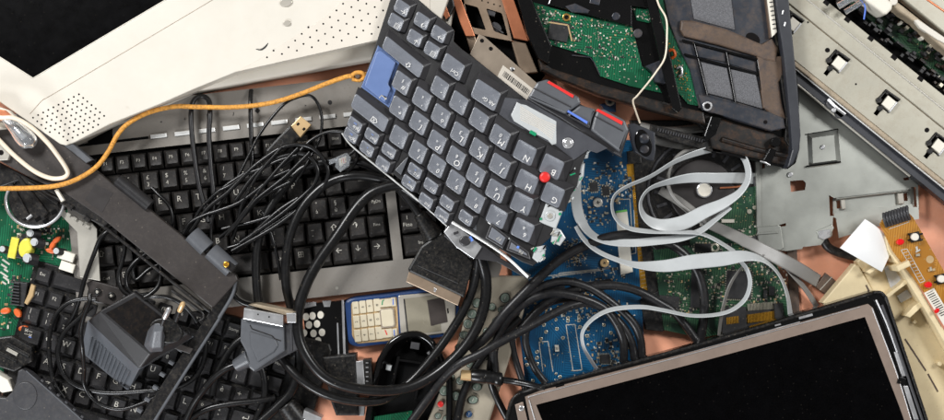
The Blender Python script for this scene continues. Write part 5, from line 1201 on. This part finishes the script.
cb('black cable reaching right across the blue board towards the dark green board', [(520, 330, 22), (540, 308, 24), (562, 294, 26), (590, 287, 26), (617, 286, 24), (640, 292, 24), (660, 303, 22), (676, 314, 20), (700, 345, 16)], 4.3, 'rubber2')
cb('thin bent black cable crossing two silkscreen boxes of the blue board', [(575, 298, 20), (552, 302, 22), (538, 312, 24), (529, 324, 22), (525.5, 338, 20), (528, 352, 18), (535, 369, 16), (548, 386, 14), (560, 400, 10)], 3.6, 'rubber2')
cb('black cable dropping along the left edge of the blue board', [(540, 286, 18), (524, 300, 18), (515, 318, 18), (512, 335, 16), (514, 354, 14), (522, 380, 12), (530, 400, 8)], 3.4, 'rubber2')
cb('black cable falling straight down over the beige remote to the orange table', [(519, 308, 30), (505, 321, 30), (497, 336, 28), (493, 354, 26), (490, 370, 24), (492, 386, 22), (499, 403, 16), (510, 424, 12)], 3.7)
cb('black cable crossing the remote under the gold-tipped plug', [(520, 318, 24), (502, 335, 26), (486, 352, 26), (475, 368, 26), (467, 385, 26), (461, 402, 24), (456, 428, 24)], 4.2)
cb('black cable bending between the grey plug and the bottom edge', [(255, 356, 24), (262, 370, 24), (265, 388, 24), (262, 405, 24), (252, 428, 24)], 3.5)
cb('black cable rising left of the grey plug towards its shell', [(255, 330, 26), (244, 337, 28), (234, 345, 28), (225, 358, 28), (217, 374, 28), (212, 395, 26)], 3.6)
cb('glossy cable leaving the ribbed end of the grey plug towards the bottom', [(238, 364, 44), (226, 369, 44), (214, 378, 42), (202, 392, 40), (192, 407, 36), (183, 428, 32)], 3.4)
cb('black cable crossing the bottom left keys level with the edge', [(180, 425, 28), (205, 410, 28), (230, 404, 28), (258, 401, 27), (275, 398, 24)], 3.2)

# gold-tipped plug on the remote
t = T('video_plug', 'black moulded plug with a gold metal tip lying across the beige remote', 'cable plug', 485, 377, 28)
one('metal_tip', ['usbtan'], t, lambda b: b.tube([(461, 375, 36), (472, 376, 36)], 5.2, 0, 18, raw=True))
one('tip_opening', ['void'], t, lambda b: b.tube([(460.6, 375, 36), (461.4, 375, 36)], 3.8, 0, 14, raw=True))
one('body', ['rubber'], t, lambda b: b.tube([(471, 376, 36), (472, 376, 36), (484, 377, 36), (485, 377, 36), (487, 377.5, 36), (489, 377.5, 36), (491, 378, 36), (493, 378, 36), (495, 378, 36), (497, 379, 36), (501, 380, 36), (503, 380, 36)], [6.2, 6.9, 7.2, 7.2, 6.2, 7.2, 6.2, 7.2, 6.2, 7.4, 7.0, 4.6], 0, 18, raw=True))
one('lead', ['rubber'], t, lambda b: b.tube([(501, 380, 36), (515, 382, 38), (530, 385, 44), (545, 389, 46)], 3.4, 0, 10))

# ------------------------------------------------------------------ thin cables over the grey keyboard
def tc(label, pts, r=1.7, m='rubber', z=None): return cable('thin_cable', label, 'cable', [(p[0], p[1], p[2] if len(p) > 2 else z) for p in pts], r * 1.14, m, 6, 'thin black cables')
tc('thin black cable hooped over the top edge of the grey keyboard with two parallel legs', [(208, 222, 36), (204, 204, 34), (199, 185, 32), (195, 160, 30), (192, 135, 28), (191, 112, 26), (194, 100, 24), (202, 96, 22), (209, 101, 24), (210, 115, 28), (209, 135, 29), (211, 167, 31), (214, 200, 33), (210, 224, 34)], 2.2, 'rubber2')
tc('thin black cable running straight down over the middle chrome strips', [(251, 90, 18), (250.5, 105, 26), (251, 130, 28), (252, 165, 30), (248, 190, 32), (240, 215, 34), (232, 240, 32)], 2.0)
tc('hair-thin black cable bowed over the top right of the grey keyboard', [(211, 245, 34), (212, 222, 34), (219, 207, 35), (236, 180, 36), (248, 157, 35), (261, 132, 34), (282, 106, 33), (298, 97, 32), (311, 96, 32), (319, 106, 32), (322, 122, 33), (319, 140, 34), (310, 158, 36), (296, 182, 36)], 1.3)
tc('outermost thin black loop of the bundle passing left of the clear plug', [(190, 232, 36), (208, 208, 38), (228, 192, 40), (250, 170, 42), (265, 158, 43), (280, 148.5, 44), (296, 144.5, 44), (310, 147, 44), (321, 156, 44), (328, 169, 44), (326, 182, 43), (318, 193, 42), (300, 208, 40), (276, 226, 38), (252, 240, 36), (232, 251, 34)], 1.9)
tc('second thin black loop of the bundle just inside the outermost one', [(236, 200, 40), (252, 178, 41), (268, 163, 42), (284, 156, 42), (300, 153.5, 42), (311, 158, 42), (318, 171, 42), (314, 184, 41), (305, 194, 40), (284, 212, 39), (262, 228, 37), (240, 243, 35)], 1.9)
tc('thin black cable slanting steeply through the bundle from the printed capital O key', [(298, 148, 45), (283, 163, 44), (269, 179, 43), (260, 190, 42), (251, 203, 41), (243, 213, 40), (234, 226, 38)], 1.6)
tc('thin black cable slanting through the bundle beside the zero key', [(310, 152, 46), (298, 164, 45), (286, 176, 44), (272, 187, 43), (258, 198, 42), (249, 208, 41), (240, 220, 39), (226, 236, 36)], 1.7)
tc('glossy thin black cable crossing the nine key at a slant', [(282, 147, 46), (272, 158, 45), (264, 167, 44), (256, 178, 43), (249, 190, 42), (242, 204, 40), (238, 220, 38)], 1.5)
tc('thin black cable sweeping from the letter T key up to the function keys', [(183, 236, 34), (193, 222, 35), (201, 208, 36), (209, 200, 37), (219, 191, 38), (231, 185, 39), (245, 175, 41), (262, 168, 42), (280, 160, 43), (297, 155, 44)], 1.5)
tc('thin black cable swinging from the letter G key across the letter U key', [(182, 236, 36), (190, 223, 37), (205, 215, 38), (220, 210, 39), (236, 204, 40), (249, 196, 41), (262, 186, 42), (272, 178, 42), (290, 170, 42)], 1.6)
tc('thin black cable ending in a free tail above the hinge barrels', [(219, 238, 34), (228, 231, 36), (236, 223, 38), (246, 213, 39), (258, 200, 40), (270, 192, 41), (290, 182, 41)], 1.7)
tc('thin black cable low in the bundle beside the letter K key', [(222, 229, 33), (234, 226, 34), (248, 223, 35), (262, 219, 36), (276, 214, 37), (292, 208, 37), (308, 196, 36)], 1.5)
tc('thin black cable at the bottom of the bundle leading to the vertical thick cable', [(228, 248, 33), (240, 244, 34), (250, 237, 36), (260, 227, 37), (270, 218, 38), (282, 208, 38), (298, 198, 38)], 1.8)
tc('thin black cable under the bundle running towards the letter L key', [(236, 252, 32), (248, 243, 34), (260, 234, 35), (274, 224, 36), (288, 215, 36), (304, 204, 36), (318, 188, 36)], 1.8)
tc('thin black cable curling down behind the bundle beside the arrow keys', [(262, 212, 32), (268, 226, 32), (273, 240, 32), (277, 256, 31), (281, 280, 30)], 1.5)
tc('thin black cable curled over the letters D and F keys', [(152, 188, 30), (160, 196, 33), (168, 204, 34), (172, 214, 34), (172, 224, 33), (166, 232, 30)], 1.6)
t = T('phone_plug', 'clear square phone plug lying between the thin loop and the laptop keyboard', 'cable plug', 342, 162, 38)
one('body', ['glass', 'whitepl', 'gold', 'red'], t, lambda b: (b.prism([(336, 157), (347, 152.5), (351, 157), (349, 166), (340, 172), (335, 167)], 44, 52, 0, b=1), b.prism([(338, 159), (346, 156), (347, 162), (340, 167)], 46, 50, 1, b=.5), [b.line([(341 + i * 2, 158), (342 + i * 2, 163)], .6, 50, 3 if i == 1 else 2) for i in range(3)]))
one('latch', ['glass'], t, lambda b: b.prism([(328.5, 160), (337, 157), (339, 161), (330, 164.5)], 48, 51, b=.6))
one('lead', ['rubber'], t, lambda b: b.tube([(348, 156, 48), (356, 148, 47), (352, 138, 46), (341, 131.5, 44), (326, 132.5, 42), (310, 141, 42), (296, 155, 42), (280, 168, 40)], 1.8, 0, 8))
tc('thin black cable leaving the clear phone plug below the thick arch', [(356, 149, 42), (357, 158, 42), (352, 167, 42), (341, 177, 42), (325, 185, 41), (312, 194, 38)], 1.5)
t = T('usb_plug', 'black usb plug with a gold-coloured metal end lying across the chrome strips', 'cable plug', 285, 135, 26)
one('body', ['kbody'], t, lambda b: b.prism([(290, 125.5), (300, 137), (284, 152), (276, 158), (265, 158), (266, 150), (277, 138)], 27, 38, b=2))
m_ = one('metal_end', ['usbtan'], t, lambda b: b.prism([(291, 126), (300.5, 116), (311, 124.5), (300, 137.5)], 28, 36, b=.5))
one('metal_hole', ['void'], m_, lambda b: (b.box(298, 124, 3, 2.4, 35.8, 36.2, 45), b.box(304, 129, 3, 2.4, 35.8, 36.2, 45)))
one('emblem', ['dgrey'], t, lambda b: b.tube([(280 + 3 * math.cos(a), 142 + 3 * math.sin(a), 38) for a in [i * math.pi / 5 for i in range(10)]], .35, 0, 5, 1, closed=True))
one('lead', ['rubber'], t, lambda b: b.tube([(268, 155, 32), (258, 163, 34), (245, 173, 36), (228, 184, 36), (214, 196, 36)], 1.8, 0, 8))

# thin cables around the adapter
tc('thin black cable dropping from the dark bracket across the metal strap', [(118, 226, 38), (108, 231, 40), (100, 239, 40), (94, 254, 36), (88, 270, 34), (83, 285, 32), (80, 298, 30), (74, 314, 26), (66, 328, 24)], 2.0)
tc('thin black cable coiled under the bracket in the widest turn', [(125, 236, 30), (124.5, 250, 31), (122, 262, 32), (118.5, 275, 33), (121, 288, 34), (131, 296, 34), (144, 297.5, 34), (157, 288, 32), (161, 275, 30), (160, 262, 28)], 2.0)
tc('thin black cable coiled under the bracket in the middle turn', [(146, 254, 29), (135, 262, 31), (127, 274, 32), (127, 287, 33), (136, 295, 33), (150, 294, 31)], 1.9)
tc('thin black cable coiled under the bracket in the smallest turn', [(160, 264, 28), (148, 270, 29), (136, 280, 31), (133, 270, 30), (140, 258, 29), (150, 252, 28)], 1.8)
tc('thin black cable arching along the top of the adapter to its pins', [(144, 299, 58), (152, 297, 62), (166, 297, 62), (180, 303, 60), (190, 312, 56), (197, 322, 50)], 1.7)
tc('thin glossy cable looping left of the adapter in a wide circle', [(96, 299, 30), (82, 299, 30), (68, 303, 30), (57, 313, 30), (51, 328, 30), (49, 345, 30), (50, 363, 30), (54, 382, 28), (64, 398, 24)], 2.0)
tc('thin glossy cable crossing the ribbed front of the adapter', [(90, 294, 66), (89, 303, 68), (84, 316, 66), (81, 332, 62), (82.5, 350, 58), (84, 368, 46), (84, 384, 34), (92, 398, 30), (106, 407, 30), (125, 409, 30), (150, 400, 28), (172, 388, 30)], 2.0)
tc('thin glossy cable looping under the adapter and out past the slotted rail', [(92, 306, 28), (78, 319, 28), (64, 333, 28), (58, 350, 28), (60, 366, 28), (68, 380, 28), (84, 389, 28), (110, 393, 28), (145, 391, 28), (175, 388, 28), (196, 376, 28), (205, 355, 28), (204, 335, 28), (196, 322, 28)], 2.2)
tc('thin black cable curving behind the slotted rail beside the orange table', [(206, 318, 26), (202, 340, 26), (196, 356, 26), (184, 368, 26), (170, 376, 26)], 1.9)
tc('small black cable hooked in front of the grey strip and the dark bracket', [(228, 288, 22), (238, 300, 22), (250, 305, 22), (262, 304, 20)], 2.2)
t = T('socket_plate', 'dark plastic plate with two round posts between the metal strap and the adapter', 'plastic plate', 105, 292, 14)
one('plate', ['frame'], t, lambda b: b.prism([(86, 283), (92, 280), (130, 291), (134, 300), (112, 306), (92, 302)], 18, 27, b=1.2))
for x, y in ((97, 292), (111, 296), (125, 299)):
    p = one('post', ['kbody'], t, lambda b: b.cyl(x, y, 3.6, 26, 30, b=.8)); one('post_tip', ['steel'], p, lambda b: b.cyl(x, y, 1.5, 30, 31, b=.4))

# ------------------------------------------------------------------ flat ribbon cables
def rbn(label, pts, m='ribbon', th=1.0, name='ribbon_cable'):
    b = MB(); b.ribbon(pts, th, 0)
    return tag(b.build(name, m), label, 'ribbon cable', 'flat ribbon cables')
rbn('narrow pale ribbon cable sweeping from under the laptop case and looping at the blue board', [(722, 147, 28, 9, 50), (700, 152, 34, 9, 50), (676, 161, 40, 9, 62), (651, 176, 42, 9, 66), (628, 186, 44, 9, 68), (616, 194, 44, 9, 70), (612, 204, 44, 9, 70), (615, 217, 42, 9, 66), (626, 227, 40, 9, 62), (645, 231, 38, 9, 62), (675, 232, 36, 9, 66), (698, 233, 36, 9, 66), (714, 239, 34, 9, 64), (735, 252, 30, 9, 60)])
rbn('broad pale ribbon cable doubled into a tight loop over the drive spindle', [(768, 178, 4, 11, 10), (755, 178.5, 9, 11, 12), (738, 178, 22, 11, 20), (716, 178, 32, 11, 25), (690, 178, 36, 11, 35), (664, 183, 38, 10, 60), (648, 190, 40, 9, 68), (640.5, 203, 40, 9, 66), (645, 217, 38, 10, 45), (660, 225, 36, 12, 15), (682, 223, 34, 14, 5), (704, 212, 34, 13, 15), (724, 203, 36, 11, 30), (740, 192, 38, 9, 50), (748, 178, 38, 9, 60), (746, 162, 34, 9, 60), (736, 148, 28, 9, 60)])
rbn('pale ribbon cable hanging from the laptop keyboard and sweeping right under the tight loop', [(578, 160, 60, 11, 10), (576, 180, 50, 11, 15), (576, 200, 42, 11, 15), (580, 218, 36, 11, 20), (590, 233, 34, 10, 40), (606, 241, 34, 10, 50), (630, 243, 34, 9, 35), (655, 241, 34, 9, 30), (680, 238, 34, 9, 40), (700, 231, 34, 9, 55), (716, 219, 35, 8, 60), (730, 207, 36, 8, 55)])
rbn('long bright ribbon cable stretched across both boards and bending down at the right', [(576, 226, 38, 9, 60), (583, 238, 38, 9, 60), (596, 250, 36, 9, 60), (615, 259, 36, 9, 60), (637, 265, 38, 10, 50), (665, 266, 40, 12, 15), (692, 262, 42, 14, 5), (722, 259, 42, 14, 10), (746, 256, 40, 12, 35), (763, 260, 36, 10, 60), (777, 272, 32, 9, 66), (786, 290, 28, 9, 60), (790, 312, 22, 8, 45), (791, 335, 18, 8, 30)])
rbn('narrow ribbon cable waving from the blue board to the big dark chip', [(600, 374, 10, 7, 60), (590, 359, 20, 7, 64), (583, 345, 26, 7, 68), (583, 331, 30, 7, 68), (594, 318, 34, 7, 64), (612, 309.5, 36, 7, 58), (640, 307, 36, 7, 58), (662, 310, 34, 7, 62), (690, 315.5, 32, 7, 66), (714, 315, 32, 7, 66), (732, 310, 32, 7, 66), (745, 299, 32, 7, 66), (750, 284, 32, 7, 66), (747, 270, 33, 7, 66), (738, 258, 34, 7, 60)])
rbn('wide grey ribbon cable running down to its connector on the orange table', [(660, 190, 14, 9, 20), (680, 202, 16, 10, 20), (705, 221, 20, 11, 20), (731, 234, 22, 12, 20), (757, 247, 24, 13, 15), (780, 259, 22, 14, 15), (800, 270, 16, 14, 15), (818, 281, 8, 13, 10)], 'ribbon2', 1.6)
rbn('narrow grey ribbon cable falling from the dark green board towards the display panel', [(765, 252, 20, 6, 30), (781, 262, 18, 7, 40), (796, 278, 14, 7, 40), (808, 293, 10, 7, 40), (822, 315, 6, 7, 30)], 'ribbon2', 1.6)
rbn('dark grey ribbon cable bowed beside the big dark chip', [(764, 256, 24, 6, 60), (750, 261, 26, 6, 62), (738, 272, 26, 6, 60), (728, 290, 26, 6, 55), (721, 318, 22, 6, 50), (719, 340, 14, 6, 50)], 'ribbon2', 1.3)
cable('grey_cable', 'round grey cord bent around the drive spindle', 'cable', [(702, 148, 22), (688, 150, 24), (676, 158, 26), (669, 172, 28), (669, 188, 28), (677, 201, 26), (692, 213, 24), (712, 226, 20)], 2.0, 'ribbon2', 8)
for i, (pts, lab) in enumerate([([(640, 126, 14), (665, 131, 14), (700, 128, 14), (730, 124, 14)], 'thick pale grey cable behind the black bar, nearest the orange triangle'), ([(640, 135, 14), (665, 142, 14), (696, 147, 14), (730, 150, 14)], 'thick pale grey cable crossing under the narrow black bar')]):
    cable('grey_cable', lab, 'cable', pts, 4.5, 'ribbon2', 10)
t = T('brown_connector', 'clear brown connector lying on the orange table at the end of the wide grey ribbon', 'connector', 828, 283, 0)
one('body', ['brown'], t, lambda b: b.prism([(815, 287), (826, 273), (840, 284), (829, 297)], 3, 9, b=.8)); one('divider', ['steel'], t, lambda b: b.line([(820, 290), (832, 277)], .8, 9))
cable('black_ribbon', 'black flat lead tucked under the sheet metal corner on the orange table', 'cable', [(822, 236, 8), (828, 247, 8), (840, 253, 8), (858, 257, 8), (872, 258, 8)], 4.5, 'kbody', 10)
t = T('small_grommet', 'small grey ring with a teal base on the table under the laptop case edge', 'grommet', 611, 102, 0)
one('ring', ['steel'], t, lambda b: b.tube([(610 + 3.4 * math.cos(a), 101 + 3.4 * math.sin(a), 22) for a in [i * math.pi / 6 for i in range(12)]], 1.6, 0, 8, 1, closed=True))
one('base', ['navy_b'], t, lambda b: (b.prism([(600, 104), (616, 100), (616, 112), (606, 112)], 6, 16, b=1), b.cyl(610, 101, 3, 14, 21)))

# ------------------------------------------------------------------ camera, light
cam = bpy.data.cameras.new('camera'); co = bpy.data.objects.new('camera', cam); col.objects.link(co)
co.location = (0, 0, H); cam.sensor_width = 36; cam.lens = 36 * H / 0.944; cam.clip_end = 50; cam.clip_start = 0.05
scene.camera = co
cam.dof.use_dof = True; cam.dof.focus_distance = 1.445; cam.dof.aperture_fstop = 4.0
w = bpy.data.worlds.new('World'); scene.world = w; w.use_nodes = True
bg = w.node_tree.nodes['Background']; bg.inputs[0].default_value = (1, 1, 1, 1); bg.inputs[1].default_value = 0.15
def area(name, loc, size, sy, power, target=(0, 0, 0), colr=(1, 1, 1)):
    l = bpy.data.lights.new(name, 'AREA'); l.shape = 'RECTANGLE'; l.size = size; l.size_y = sy; l.energy = power; l.color = colr
    o = bpy.data.objects.new(name, l); col.objects.link(o); o.location = loc
    d = Vector(target) - Vector(loc); o.rotation_euler = d.to_track_quat('-Z', 'Y').to_euler()
area('softbox_left', (-1.0, 0.9, 1.3), 0.4, 0.4, 29)
area('softbox_right', (1.2, 0.5, 1.3), 0.4, 0.4, 16)
area('softbox_front', (-0.8, -1.2, 0.9), 0.5, 0.3, 18, colr=(0.93, 0.96, 1))
scene.view_settings.view_transform = 'Standard'; scene.view_settings.look = 'None'; scene.view_settings.exposure = 0.0; scene.view_settings.gamma = 1
